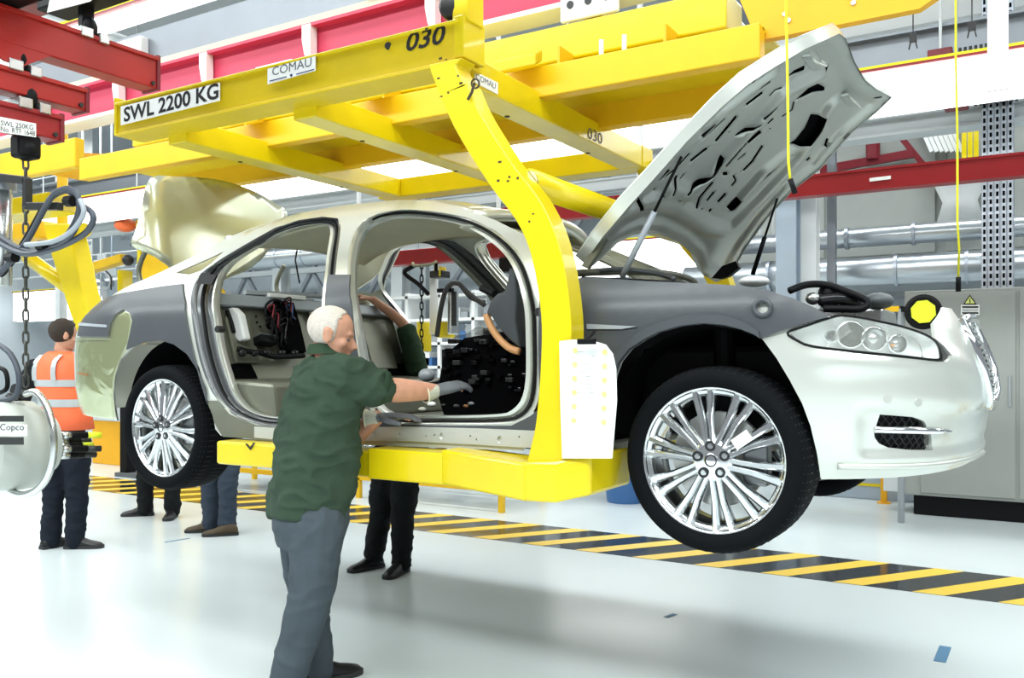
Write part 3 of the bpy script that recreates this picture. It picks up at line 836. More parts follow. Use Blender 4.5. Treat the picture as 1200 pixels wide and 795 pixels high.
# firewall and dashboard (dark, wrapped top)
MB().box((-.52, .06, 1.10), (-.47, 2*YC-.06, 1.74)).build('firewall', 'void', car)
dsh = [(-.56, 1.14), (-1.50, 1.14), (-1.56, 1.30), (-1.52, 1.48), (-1.40, 1.57), (-1.15, 1.60), (-.80, 1.62), (-.56, 1.66)]
MB().prism([(x, .42, z) for x, z in dsh], (0, 1.05, 0)).build('dashboard', 'void', car, bevel=.02)
random.seed(3)
for k in range(90):
    x = random.uniform(-1.50, -.75); z = random.uniform(1.32, 1.56); sz = random.uniform(.006, .022)
    MB().box((x-sz, .395, z-sz*.6), (x+sz, .43, z+sz*.6)).build('dash_fitting', random.choice(['black', 'black_gloss', 'void', 'gun', 'void', 'void']), car, bevel=.004)
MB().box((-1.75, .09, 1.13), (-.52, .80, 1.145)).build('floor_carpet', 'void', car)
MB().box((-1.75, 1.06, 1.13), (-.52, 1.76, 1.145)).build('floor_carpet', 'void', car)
# clear wrap over the dash top
wr = MB(); rings = []
for i in range(15):
    x = -1.46+.034*i; rr = []
    for j in range(25):
        y = .42+j*.035; rr.append(V((x, y, 1.575+.04*math.sin(min(1, i/6)*PI/2)+.020*noise.noise(V((x*14, y*9, 2))))))
    rings.append(rr)
wr.loft(rings, cap=False, closed=False).build('dash_wrap', 'dash_film', car, True)
# grey end pad with tan edge at the near windscreen pillar
pad = [UY(*p, .16) for p in ((596,313),(604,318),(606,345),(604,375),(609,408),(598,400),(585,386),(575,371),(569,368),(574,352),(582,344),(590,342),(594,330))]
MB().prism(pad, (.0, .10, 0)).build('dash_end_pad', 'dash_grey', car, True, bevel=.012)
tn = [UY(*p, .18) for p in ((570,369),(575,382),(584,396),(597,408),(609,412))]
MB().tube(catmull(tn, 5), .017, 8).build('tan_leather_edge', 'tan', car, True)
MB().tube([UY(565,338,.25), UY(580,345,.2)], .018, 8).build('pillar_clip', 'black', car)
# bits on the cabin floor
for px, py, m, r in ((506,474,'paper',.018),(520,475,'gun',.010),(535,476,'grey_dark',.012),(546,476,'tan',.010),(495,480,'glove_cuff',.016),(552,473,'grey_mid',.012)):
    c = UY(px, py, .22); MB().ell(c, (r*1.4, r, r*.7), 10, 6).build('floor_clip', m, car, True)
MB().tube(catmull([UY(470,452,.35), UY(490,455,.35), UY(508,452,.4), UY(525,447,.5)], 4), .02, 8).build('floor_harness', 'black', car, True)
MB().ell(UY(500, 440, .5), (.045, .04, .035), 12, 8).build('servo_unit', 'grey_mid', car, True)
# door striker, hinge on shut faces
for px, py in ((256,386),(632,366)):
    q = S(px, py); a = B(q[0], q[1], -.03); b = B(q[0], q[1], .01)
    MB().cyl(a, b, .018, 12).build('door_hinge', 'gun', car)
qq = S(245, 327); aa = B(qq[0], qq[1], .0)
MB().prism([B(*S(234,333), .012), B(*S(240,320), .012), B(*S(258,323), .012), B(*S(252,334), .012)], (0, -.012, 0)).build('pillar_clamp', 'black', car)

# ---- engine bay
MB().box((-.40, .28, 1.15), (.62, 1.58, 1.52)).build('engine_bay_tub', 'black', car, bevel=.03)
MB().ell((.10, .93, 1.55), (.36, .40, .13), 20, 10).build('engine_cover', 'black', car, True)
MB().box((.42, .35, 1.50), (.58, 1.51, 1.585)).build('radiator_crossmember', 'silver_inner', car, bevel=.02)
hp = catmull([UY(925,341,.35), UY(945,334,.4), UY(968,334,.45), UY(995,343,.45), UY(1016,353,.45), UY(1010,362,.42), UY(985,362,.4), UY(965,362,.38)], 6)
MB().tube(hp, .014, 8).build('bay_hose', 'black', car, True)
MB().tube(catmull([UY(960,352,.4), UY(985,350,.45), UY(1005,355,.5), UY(985,361,.5)], 6), .022, 8).build('bay_hose', 'black_gloss', car, True)
MB().ell(UY(953, 350, .4), (.03, .03, .025), 12, 8).build('reservoir_cap', 'steel', car, True)
MB().ell(UY(972, 347, .5), (.045, .06, .06), 12, 8).build('bay_pump', 'black', car, True)
MB().ell(UY(1030, 353, .8), (.06, .10, .035), 12, 8).build('bay_filter', 'grey_dark', car, True)
MB().box(UY(1000, 380, .75), UY(1050, 366, 1.1)).build('lamp_carrier', 'steel', car, bevel=.01)
MB().ell(UY(884, 330, .35), (.06, .08, .022), 14, 8).build('foil_wrap', 'white_gloss', car, True)
# ---- bonnet (raised), traced on its own inclined plane
HP0 = V((-.58, 0, 1.91)); HU = V((.99, 0, .81)).normalized(); HN = V((.81, 0, -.99)).normalized()
def hq(px, py):
    p = UPL(px, py, HP0, HN); return ((p-HP0).dot(HU), p.y)
_hout = [hq(*p) for p in [(680,303),(700,272),(730,235),(760,205),(800,160),(840,117),(870,90),(905,70),(940,52),(983,38),(992,46),(1005,76),(1018,98),(1030,107),(1045,114),(1030,130),(1000,157),(962,200),(930,226),(900,257),(872,290),(852,318),(836,327),(824,322),(818,305),(800,289),(775,278),(745,275),(722,283),(706,297),(692,308)]]
_ridge = [[(735,250),(765,240),(800,254),(836,276),(858,278),(900,240),(948,190),(985,130)], [(790,228),(816,238),(848,206),(890,160),(925,118),(965,98)], [(775,205),(810,170),(850,130),(905,92)], [(870,250),(905,210),(945,180)]]
_rid = [[hq(*p) for p in l] for l in _ridge]
def segd(u, v, l):
    b = 9
    for (a0, a1), (b0, b1) in zip(l, l[1:]):
        dx, dy = b0-a0, b1-a1; t = max(0, min(1, ((u-a0)*dx+(v-a1)*dy)/(dx*dx+dy*dy+1e-9))); b = min(b, math.hypot(u-a0-dx*t, v-a1-dy*t))
    return b
def hpos(u, v, lift=0., inner=True):
    c = (v-.93)/.8; k = -.05*(1-c*c)-.02*math.sin(PI*max(0, min(1, u/1.27)))
    h = lift
    if inner:
        for l in _rid: h += .026*smooth01((.06-segd(u, v, l))/.045)
        h += .006*noise.noise(V((u*4, v*6, 1.7)))
        e = dist_poly(u, v, _hout); h += .022*smooth01((.075-e)/.03)
    p = HP0+HU*u+HN*(h+k); p.y = v
    return p
def ribbon(l, w):
    a = []; b = []; w = max(.8, w*1.05)
    for i, p in enumerate(l):
        q0 = V(l[max(i-1, 0)]); q1 = V(l[min(i+1, len(l)-1)]); d = (q1-q0).normalized(); n = V((-d.y, d.x))
        e = d*(w*.6 if i == len(l)-1 else (-w*.6 if i == 0 else 0)); p = V(p)+e
        a.append(hq(*(p+n*w))); b.append(hq(*(p-n*w)))
    return a+b[::-1]
_px = .0052
_slots = [([(767,211),(781,198)],2.2),([(783,214),(799,203),(813,187)],1.3),([(817,196),(835,183)],1.8),([(746,228),(752,246)],2.5),([(792,233),(795,222),(799,214)],1.3),([(811,234),(826,222),(841,213),(854,193)],1.3),([(825,254),(829,243),(845,226)],1.3),([(838,246),(846,237)],1),([(852,248),(860,239)],1.4),([(805,218),(809,213)],.8),
 ([(873,124),(887,107),(901,95)],1.4),([(861,127),(870,126)],1.6),([(882,129),(899,116)],1.8),([(910,120),(916,113),(923,111)],1),([(901,145),(915,132)],1.4),([(928,148),(939,140),(940,130)],1),([(878,92),(880,88)],1.4),([(898,72),(908,67)],.9),([(976,89),(977,85)],2),([(861,155),(869,144)],1.5),([(1028,118),(1035,116)],.8),
 ([(847,173),(868,146)],1.9),([(822,174),(838,161),(854,145)],1.2),([(822,157),(836,145)],2.2),([(872,169),(883,161),(900,151)],1),([(888,178),(901,167)],2.3),([(822,192),(834,183)],1.5),([(876,200),(884,193)],.7),([(862,207),(885,180)],1.1),([(882,211),(892,201),(904,183)],1.1),([(898,225),(920,205)],1.8),([(859,216),(862,216)],2.0),([(868,229),(872,223),(870,218)],1),([(863,254),(873,243)],1.8),([(932,193),(935,189)],.7),([(992,165),(997,160)],1.2),([(974,178),(977,171)],1),([(953,196),(956,193)],.8),([(911,156),(916,151)],1.1),([(779,234),(781,234)],.9),([(801,242),(803,242)],.9),([(831,256),(832,256)],.9),([(841,259),(843,257)],1.1),([(770,228),(772,226)],1),([(913,163),(914,163)],.8),([(862,164),(863,164)],.8)]
hholes = [ribbon(l, w) for l, w in _slots]
hholes += [[hq(*p) for p in l] for l in ([(925,100),(937,89),(951,84),(951,91),(937,94)], [(942,127),(956,113),(964,105),(976,112),(976,116),(962,118),(950,124)], [(960,144),(975,145),(969,159),(956,177),(934,180),(942,175),(953,160)])]
vs, fs = cdt(_hout, hholes, .017)
bon = MB().add([hpos(u, v) for u, v in vs], fs).build('bonnet', 'bonnet_inner', car, True)
tag(bon, 'raised bonnet showing its grey slotted underside')
sf = bon.modifiers.new('t', 'SOLIDIFY'); sf.thickness = .003
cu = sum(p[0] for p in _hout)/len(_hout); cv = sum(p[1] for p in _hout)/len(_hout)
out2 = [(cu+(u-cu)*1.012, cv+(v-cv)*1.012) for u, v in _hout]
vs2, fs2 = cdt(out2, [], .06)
MB().add([hpos(u, v, -.013, False) for u, v in [(cu+(a-cu)*.985, cv+(b-cv)*.985) for a, b in vs2]], fs2).build('slot_shade_layer', 'void', bon, True)  # black sheet behind the slots, stands in for the shade inside the bonnet
sk = MB().add([hpos(u, v, -.020, False) for u, v in vs2], fs2).build('bonnet_skin', 'silver', bon, True)
sf = sk.modifiers.new('t', 'SOLIDIFY'); sf.thickness = .006
MB().loft([[hpos(u, v, .010) for u, v in _hout], [hpos(u, v, -.021, False) for u, v in out2]], cap=False).build('bonnet_hem', 'silver', bon, True)
for l in ([(952,68),(966,75)], [(1000,118),(1008,126)]):
    a, b = [hpos(*hq(*p), .02) for p in l]
    MB().tube(catmull([a, a+HN*.035, b+HN*.035, b], 5), .006, 6).build('latch_striker', 'silver', bon, True)
    MB().box(a-V((.03, .03, .01)), b+V((.0, .03, .01))).build('striker_plate', 'bonnet_inner', bon, bevel=.008)
a, m_, b = UY(729, 325, .16), UPL(768, 240, UY(768, 240, .30), (0, 1, 0)), hpos(*hq(794, 178), .02)
MB().cyl(a, a.lerp(b, .56), .013, 10).build('gas_strut', 'grey_mid', car, True)
MB().cyl(a.lerp(b, .56), b, .006, 8).build('strut_rod', 'black', car, True)
a, b = UY(882, 322, 1.5), hpos(*hq(914, 236), .02)
MB().cyl(a, a.lerp(b, .5), .012, 10).build('gas_strut', 'black', car, True)
MB().cyl(a.lerp(b, .5), b, .006, 8).build('strut_rod', 'black', car, True)
MB().prism([UY(*p, 1.52) for p in ((834,326),(846,312),(862,306),(866,314),(854,324),(845,327))], (.0, .04, 0)).build('bonnet_hinge', 'black', car)
MB().prism([UY(*p, .12) for p in ((681,312),(697,288),(706,275),(710,280),(696,303),(688,315))], (.0, .03, 0)).build('bonnet_hinge', 'silver_inner', car)
MB().tube(catmull([UY(692,318,.3), UY(730,316,.35), UY(770,321,.4), UY(790,327,.35)], 5), .012, 6).build('wiper_arm', 'grey_dark', car, True)

# ---- boot lid (raised)
LP = V((-3.62, .93, 2.2)); LN = V((1, 0, .14)).normalized(); LU = V((-.14, 0, 1)).normalized()
lo = []
for p in [(180,208),(205,207),(240,209),(270,215),(300,226),(322,238),(336,247),(334,264),(305,305),(270,325),(230,335),(196,309),(186,299),(168,284),(170,268),(174,240)]:
    q = UPL(*p, LP, LN); lo.append((q.y, (q-LP).dot(LU)))
vs, fs = cdt(sm(lo, 3), [], .05)
def lpos(y, u):
    k = max(0, .42-y); return LP+LU*u+V((0, y-.93, 0))+LN*(-.7*k*k/(k+.08)-.03*((y-.95)/.7)**2)
lid = MB().add([lpos(*v) for v in vs], fs).build('boot_lid', 'lid_paint', car, True)
tag(lid, 'pale raised boot lid')
sf = lid.modifiers.new('t', 'SOLIDIFY'); sf.thickness = .012
for y in (.35, 1.5):
    MB().tube(catmull([(-3.50, y, 1.86), (-3.72, y, 1.90), (-3.80, y, 2.02), (-3.72, y, 2.16)], 6), .016, 8).build('lid_hinge_arm', 'silver_inner', car, True)
MB().tube([UY(352,272,1.5), UY(346,305,1.5), UY(351,332,1.5)], .006, 6).build('lid_cable', 'black', car, True)
MB().tube(catmull([UY(232,304,.9), UY(245,300,.9), UY(256,294,.9), UY(264,290,.95)], 4), .016, 6).build('rear_wiring', 'black', car, True)
# ------------------------------------------------------------------ yellow overhead carrier
YN, YF = -.15, 1.98           # near / far longitudinal frame planes
ZB, ZT = 2.69, 2.865
car_r = thing('carrier', 'yellow overhead carrier marked 030 gripping the silver car under its sills', 'carrier', (-1.2, YC, .9))
def box(name, a, b, m, p, bev=.006): return MB().box(a, b).build(name, m, p, bevel=bev)
nb = box('side_beam', (-3.29, YN, ZB), (-1.04, YN+.16, ZT), 'yellow_worn', car_r)
box('beam_flange', (-3.30, YN-.012, ZT-.012), (-1.02, YN+.17, ZT), 'yellow', nb, .003)
box('beam_flange', (-3.30, YN-.006, ZB-.004), (-1.02, YN+.17, ZB+.012), 'yellow_worn', nb, .003)
box('end_plate', (-3.305, YN-.01, ZB), (-3.285, YN+.17, ZT+.03), 'yellow', nb, .003)
fbm = box('side_beam', (-3.10, YF-.16, 2.635), (-1.04, YF, 2.765), 'yellow', car_r)
for x in (-2.97, -2.03, -1.12):
    box('cross_beam', (x-.075, YN+.14, 2.635), (x+.075, YF-.16, 2.76), 'yellow', car_r)
# spine and its packing, running along the line
box('spine_beam', (-4.75, .56, 2.73), (.02, .64, 2.88), 'yellow_deep', car_r)
box('spine_beam', (-4.75, 1.22, 2.73), (.02, 1.30, 2.88), 'yellow_deep', car_r)
box('spine_plate', (-4.75, .60, 2.86), (.02, 1.26, 2.885), 'yellow', car_r)
MB().box((-4.5, .80, 2.98), (-.2, 1.05, 3.16)).build('upper_box_beam', 'yellow', car_r, bevel=.01)
box('spine_web', (-4.0, .92, 2.88), (-.4, .94, 2.99), 'yellow', car_r)
for x in (-3.2, -2.1, -1.0, -.45):
    box('web_stiffener', (x, .66, 2.88), (x+.015, 1.2, 3.0), 'yellow_deep', car_r, .002)
for x in (-.78, -.66):
    MB().cyl((x, .70, 2.88), (x, .70, 3.0), .012, 8).build('tie_rod', 'white', car_r)
# front towing plate ahead of the spine
MB().prism([(-.02, .66, 2.84), (.62, .66, 2.845), (.72, .66, 2.90), (.70, .66, 3.12), (-.12, .66, 3.10)], (0, .05, 0)).build('tow_plate', 'orange_yellow', car_r)
for k, (x, z) in enumerate(((.10, 2.93), (.115, 2.90), (.36, 2.95), (.375, 2.92))):
    MB().cyl((x, .655, z), (x, .66, z), .011, 10).build('bolt', 'steel', car_r)
# lugs between cross beams and spine
for x in (-2.97, -2.03, -1.12):
    for y in (.45, 1.32):
        MB().prism([(x-.12, y, ZT-.02), (x+.12, y, ZT-.02), (x+.09, y+.12, ZT+.04), (x-.09, y+.12, ZT+.04)], (0, 0, .06)).build('clamp_lug', 'yellow_worn', car_r, bevel=.01)
        MB().cyl((x-.05, y+.02, 2.70), (x-.05, y+.02, 2.632), .014, 8).build('bolt', 'grime', car_r)

# the curved C arms (near arm visible, far arm mirrored)
def arm(y0, sgn):
    # centre line in X,Z with width
    cl = catmull([(-1.085, 0, 2.70), (-1.02, 0, 2.56), (-.95, 0, 2.42), (-.80, 0, 2.20), (-.665, 0, 2.03), (-.59, 0, 1.86), (-.55, 0, 1.63), (-.552, 0, 1.42), (-.57, 0, 1.22), (-.595, 0, 1.07), (-.61, 0, .94)], 6)
    n = len(cl); L = []; R = []
    for i, p in enumerate(cl):
        d = (cl[min(i+1, n-1)]-cl[max(i-1, 0)]).normalized(); nn = V((-d.z, 0, d.x))
        t = i/(n-1); w = .068-.004*math.sin(t*PI)+(.02*smooth01((t-.8)/.2))
        L.append(p+nn*w); R.append(p-nn*w)
    L[0] = V((-.985, 0, 2.692)); R[0] = V((-1.150, 0, 2.692))
    for i in range(1, 6): L[i].z = min(L[i].z, 2.690-.022*i); R[i].z = min(R[i].z, 2.690-.022*i)
    th = .11
    rings = []
    for a, b in zip(L, R):
        ya, yb = y0, y0+sgn*th
        rings.append([V((a.x, ya, a.z)), V((b.x, ya, b.z)), V((b.x, yb, b.z)), V((a.x, yb, a.z))])
    return MB().loft(rings).build('arm', 'yellow', car_r, 'auto', bevel=.008)
arm_n = arm(-.185, 1); arm_f = arm(2.045, -1)
# scuffs on the near arm
random.seed(11)
for k in range(26):
    px = random.uniform(500, 690); py = 75+(px-500)*1.45+random.uniform(-60, 30)
    c = UY(px, py, -.1865)
    if abs(c.x-(-1.12+(2.70-c.z)*.62)) < .08 and c.z > 1.9 or (c.z < 1.9 and abs(c.x+.60) < .07):
        MB().box((c.x-random.uniform(.002, .010), -.1865, c.z-.003), (c.x+.006, -.1855, c.z+random.uniform(.002, .008))).build('scuff', 'grime', arm_n)
# foot, knee and sill rails
for y0, sg in ((-.22, 1), (2.08, -1)):
    MB().prism([(-.69, y0, .915), (-.53, y0, .915), (-.40, y0+sg*.03, .955), (-.40, y0+sg*.40, .955), (-.69, y0+sg*.40, .915)], (0, 0, .15)).build('foot', 'yellow', car_r, bevel=.012)
    MB().prism([(-1.12, y0+sg*.08, .94), (-.66, y0-sg*.005, .915), (-.66, y0+sg*.25, .915), (-1.12, y0+sg*.25, .94)], (0, 0, .145)).build('foot_gusset', 'yellow', car_r, bevel=.01)
    MB().box((-1.52, y0+sg*.08, .935), (-1.05, y0+sg*.24, 1.07)).build('sill_rail', 'yellow', car_r, bevel=.008)
    MB().box((-2.53, y0+sg*.10, .938), (-1.50, y0+sg*.26, 1.055)).build('sill_rail', 'yellow', car_r, bevel=.012)
MB().cyl((-.74, -.06, 2.18), (-.74, 1.92, 2.18), .055, 20).build('cross_tube', 'yellow', car_r, True)
for y in (-.06, 1.92): MB().cyl((-.74, y-.012, 2.18), (-.74, y+.012, 2.18), .045, 16).build('tube_pin', 'steel', car_r)
MB().tube([UY(556, 97, -.197), UY(553, 108, -.197), UY(548, 117, -.197)], .006, 6).build('eye_bolt_shank', 'grime', arm_n)
MB().tube([UY(557+4.5*math.cos(t*PI/6), 98+5.5*math.sin(t*PI/6), -.199) for t in range(12)], .004, 6, True).build('eye_bolt', 'grime', arm_n)
# roller on the frame corner
MB().lathe([(0, -.035), (.03, -.035), (.05, -.03), (.062, -.015), (.062, .015), (.05, .03), (.02, .036), (0, .036)], UY(532, 8, -.10), (0.35, -1, 0), 24).build('corner_roller', 'gun', car_r, 'auto')
box('corner_post', (-1.07, YN+.02, ZT), (-.99, YN+.14, 3.02), 'yellow', car_r)
box('corner_plate', (-1.05, YN+.0, ZB+.02), (-1.0, YN+.165, ZT+.02), 'yellow', car_r)
# signs on the frame
def sign(name, px, Y, m, p, parent_label=None):
    pts = [UY(*q, Y) for q in px]
    o = MB().prism(pts, (0, -.003, 0)).build(name, m, p)
    if parent_label: o['label'] = parent_label
    return o
def onface(body, name, m, px0, px1, h_px, Y, parent, offset=0., shear=0.):
    """lettering on a plane Y: baseline from px0 to px1"""
    a, b = UY(*px0, Y), UY(*px1, Y); top = UY(px0[0], px0[1]-h_px, Y)
    return text(body, name, m, a, b-a, V((0, 0, 1)), top.z-a.z, parent, width=(b-a).length, offset=offset, shear=shear)
Yp = YN-.0125
pl = sign('capacity_plate', [(142,147),(258,118),(258,97),(142,125)], Yp, 'paper', car_r, 'white plate reading SWL 2200 KG')
onface('SWL 2200 KG', 'lettering', 'ink', (145,143.5), (256,115.5), 17.5, Yp-.004, pl, .025)
pl = sign('maker_plate', [(314,99),(370,83),(370,66),(314,81)], Yp, 'paper', car_r, 'white plate reading COMAU')
onface('COMAU', 'lettering', 'ink_grey', (319,89), (365,77.5), 10, Yp-.004, pl)
MB().prism([UY(*q, Yp-.004) for q in ((316,95.8),(336,90.4),(336,89.4),(316,94.6))], (0, -.001, 0)).build('underline', 'ink_blue', pl)
MB().prism([UY(*q, Yp-.004) for q in ((347,87.6),(368,82),(368,80.8),(347,86.6))], (0, -.001, 0)).build('underline', 'ink_blue', pl)
MB().cyl(UY(341.5, 88.5, Yp-.004), UY(341.5, 88.5, Yp-.006), .007, 12).build('logo_dot', 'ink_blue', pl)
onface('030', 'carrier_number', 'ink', (476,61), (522,50.5), 22, YN-.002, car_r, .02, .22)
MB().cyl(UY(455, 54, YN-.001), UY(455, 54, YN-.006), .016, 14).build('sight_hole', 'ink', car_r)
# plate and number on the forward cross beam (faces +X)
XF = -1.12+.076
def onX(body, name, m, px0, px1, h_px, X, parent):
    a, b = UX(*px0, X), UX(*px1, X); top = UX(px0[0], px0[1]-h_px, X)
    return text(body, name, m, a, b-a, V((0, 0, 1)), top.z-a.z, parent, width=(b-a).length)
pl = MB().prism([UX(*q, XF) for q in ((556,97),(583,111),(583,97),(556,84))], (.003, 0, 0)).build('maker_plate', 'paper', car_r)
onX('COMAU', 'lettering', 'ink_grey', (558,93), (581,104.5), 7, XF+.004, pl)
onX('030', 'carrier_number', 'ink_grey', (689,162), (706,169.5), 13, XF+.002, car_r)

vm = [UY(*q, -.1255) for q in ((287,520),(290,520),(293,524.5),(297,519),(299.5,519),(293.5,528))]
MB().prism(vm, (0, -.001, 0)).build('tape_mark', 'ink', car_r)
# build sheet hung on the near arm
sheet = thing('build_sheet', 'white paper build sheet with yellow dots clipped to the yellow arm', 'paper', UY(688, 540, -.30))
sp = [UY(*q, -.235) for q in ((653,400),(668,398),(693,400),(707,404),(716,415),(720,432),(721,470),(715,538),(656,538),(654,470))]
def bend(p): return V((p.x, p.y+.03*math.sin((p.x+.6)*8), p.z))
MB().prism([bend(p) for p in sp], (0, -.002, 0)).build('paper_sheet', 'paper', sheet)
for r in range(6):
    for cx in (671, 705):
        c = UY(cx-r*.3+(1 if cx > 700 else -.5), 411+r*16.5+(2 if cx > 700 else 0), -.242); c.y = bend(c).y-.0045
        MB().cyl(c, c-V((0, .001, 0)), .0105, 12).build('yellow_dot', 'paper_dot', sheet)
random.seed(5)
for r in range(26):
    for cx in (686, 692, 677, 711):
        if random.random() < .55:
            c = UY(cx+random.uniform(-2, 2), 408+r*4.8, -.24); c.y = bend(c).y-.0045; w = random.uniform(.004, .012)
            MB().box((c.x-w, c.y, c.z), (c.x+w, c.y-.0008, c.z+.0022)).build('printed_line', 'paper_ink', sheet)
MB().box(UY(678, 404, -.245), UY(697, 397, -.26)).build('clip', 'black', sheet, bevel=.003)
MB().tube([UY(686, 398, -.25), UY(693, 393, -.23), UY(696, 389, -.18)], .006, 6).build('clip_hook', 'black', sheet)
# ------------------------------------------------------------------ people
R3 = V((RX, RY, 0)); W3 = V((WX, WY, 0)); UP = V((0, 0, 1))
def ering(c, f, l, a, b, n=20, sq=2.3):
    """rounded section: half depth a along f, half width b along l"""
    out = []
    for i in range(n):
        t = 2*PI*i/n; ct, st = math.cos(t), math.sin(t)
        out.append(V(c)+f*a*math.copysign(abs(ct)**(2/sq), ct)+l*b*math.copysign(abs(st)**(2/sq), st))
    return out
def limb(mb, pts, radii, n=12, sub=4):
    p = catmull([V(q) for q in pts], sub)
    r = [v.x for v in catmull([V((q, 0, 0)) for q in radii], sub)]
    mb.tube(p, r, n)
    mb.ell(p[0], (r[0],)*3, 10, 8); mb.ell(p[-1], (r[-1],)*3, 10, 8)
def head_parts(mb, c, f, u, s=1.0, ears=True):
    """c centre at ear height, f facing, u up"""
    f = V(f).normalized(); u = (V(u)-f*V(u).dot(f)).normalized(); l = u.cross(f)
    rot = Matrix((f, l, u)).transposed()
    def P(x, y, z): return V(c)+rot @ V((x*s, y*s, z*s))
    def E(x, y, z, a, b, d): mb.ell(P(x, y, z), (a*s, b*s, d*s), 18, 12, rot)
    E(-.012, 0, .030, .099, .077, .090); E(.030, 0, -.040, .062, .060, .080); E(.040, 0, -.082, .048, .048, .036); E(.070, 0, -.102, .020, .024, .018)
    E(.076, 0, .016, .018, .046, .014); E(.086, 0, -.070, .013, .024, .010); E(.080, 0, -.080, .014, .022, .010)
    mb.tube([P(.084, 0, .008), P(.098, 0, -.014), P(.112, 0, -.034), P(.092, 0, -.048)], [.008*s, .010*s, .013*s, .012*s], 8)
    for y in (-1, 1):
        E(.055, y*.046, -.030, .022, .018, .022)
        if ears:
            E(-.008, y*.080, -.012, .022, .009, .034); E(-.016, y*.084, .010, .014, .010, .014)
    return P, rot
def hair_cap(name, m, parent, c, f, u, s=1.0, grow=.006, hairline=.045, nape=-.06):
    f = V(f).normalized(); u = (V(u)-f*V(u).dot(f)).normalized(); l = u.cross(f); rot = Matrix((f, l, u)).transposed()
    mb = MB(); tmp = MB().ell((0, 0, 0), (.099+grow, .077+grow, .090+grow), 36, 26)
    keep = []
    for i, v in enumerate(tmp.v):
        x, y, z = v[0]-.012, v[1], v[2]+.030
        keep.append((x < hairline+.4*max(0, z-.05) and z > nape+max(0, x+.02)*1.1) or z > .118)
    vs = [V(c)+rot @ (V((v[0]-.012, v[1], v[2]+.030))*s) for v in tmp.v]
    fs = [q for q in tmp.f if all(keep[i] for i in q)]
    o = MB().add(vs, fs).build(name, m, parent, True)
    sf = o.modifiers.new('t', 'SOLIDIFY'); sf.thickness = .006; sf.offset = -1
    return o
def hand_parts(mb, wrist, d, back, thumb, s=1.0, curl=.35, spread=.10, voxel=None):
    """open, slightly curled hand: d finger direction, back = back-of-hand normal, thumb side"""
    d = V(d).normalized(); back = (V(back)-d*V(back).dot(d)).normalized(); sd = d.cross(back)
    if sd.dot(V(thumb)) < 0: sd = -sd
    w = V(wrist)
    rings = []
    for t, a, b in ((-.02, .020, .028), (.02, .018, .032), (.055, .016, .042), (.09, .014, .043), (.098, .010, .040)):
        rings.append(ering(w+d*t*s, back, sd, a*s, b*s, 14, 2.6))
    mb.loft(rings)
    for k, (off, ln) in enumerate(((.031, .070), (.0105, .080), (-.0105, .074), (-.031, .058))):
        base = w+d*.090*s+sd*off*s; dd = (d+sd*off*spread*12).normalized(); p = base; pts = [base-dd*.01*s]; ang = curl*(.8+.15*k)
        for seg, q in enumerate((.45, .32, .23)):
            a = ang*(seg*.85+.25); v = dd*math.cos(a)-back*math.sin(a); p = p+v*ln*q*s; pts.append(p)
        mb.tube(catmull(pts, 3), [(.0100-.0022*i/9)*s for i in range(10)], 8); mb.ell(p, (.0078*s,)*3, 8, 6)
    b0 = w+d*.030*s+sd*.026*s
    pts = [b0, b0+(d*.6+sd*.75-back*.25).normalized()*.036*s, b0+(d*.6+sd*.75-back*.25).normalized()*.036*s+(d*.92+sd*.2-back*.3).normalized()*.030*s, b0+(d*.6+sd*.75-back*.25).normalized()*.036*s+(d*.92+sd*.2-back*.3).normalized()*.054*s]
    mb.tube(catmull(pts, 3), [.0135*s, .013*s, .0125*s, .012*s, .0115*s, .011*s, .0105*s, .010*s, .0095*s, .009*s], 8); mb.ell(pts[-1], (.009*s,)*3, 8, 6)
def shoe(name, m, parent, ankle, d, ground=0., ln=.29):
    """shoe under an ankle pointing along d"""
    d = V((d[0], d[1], 0)).normalized(); l = V((-d.y, d.x, 0)); a = V((ankle[0], ankle[1], ground))
    mb = MB(); rings = []
    for t, w, h in ((-.075, .026, .055), (-.06, .036, .085), (0, .040, .105), (.06, .042, .085), (.11, .047, .062), (.16, .046, .050), (.195, .034, .040), (.208, .018, .028)):
        t *= ln/.29
        c = a+d*t
        rings.append([c+l*w*x+UP*z for x, z in ((-1, .022), (-1, h*.5), (-.75, h*.85), (-.3, h), (.3, h), (.75, h*.85), (1, h*.5), (1, .022))])
    mb.loft(rings); o = mb.build(name, m, parent, True)
    rs = [[c+l*w*x+UP*z for x, z in ((-1, .0), (-1, .024), (1, .024), (1, .0))] for c, w in [(a+d*t*ln/.29, w) for t, w in ((-.08, .028), (-.062, .040), (0, .044), (.06, .045), (.11, .050), (.165, .049), (.2, .037), (.214, .018))]]
    MB().loft(rs).build('sole', 'sole', o, 'auto')
    return o
def rg(c, f, l, a, b): return ering(c, f, l, a, b, 24)

# ---- worker in the green polo shirt, reaching into the front door opening
wk = thing('person', 'grey-haired worker in green polo shirt and grey trousers reaching into the car', 'person', UZ(352, 812, 0))
wf = (R3*.86+W3*.50).normalized(); wr_ = (R3*.50-W3*.86).normalized(); wl = -wr_
def J(px, py, d): return UD(px, py, d)
D0 = 3.86
tor = [(J(363, 604, D0), .165, .195), (J(366, 575, D0), .178, .205), (J(371, 535, D0), .183, .205), (J(376, 490, D0-.01), .165, .212), (J(381, 452, D0-.02), .135, .215), (J(383, 430, D0-.03), .105, .190), (J(382, 416, D0-.03), .080, .12), (J(381, 407, D0-.03), .062, .065)]
headc = J(389, 392, D0-.05); hf = (R3*.97+W3*.10-UP*.22).normalized()
RSh, REl, RWr = J(402, 440, 3.70), J(452, 457, 3.80), J(508, 459, 3.93)
LSh, LEl, LWr = J(362, 440, 4.02), J(398, 515, 4.02), J(441, 490, 3.95)
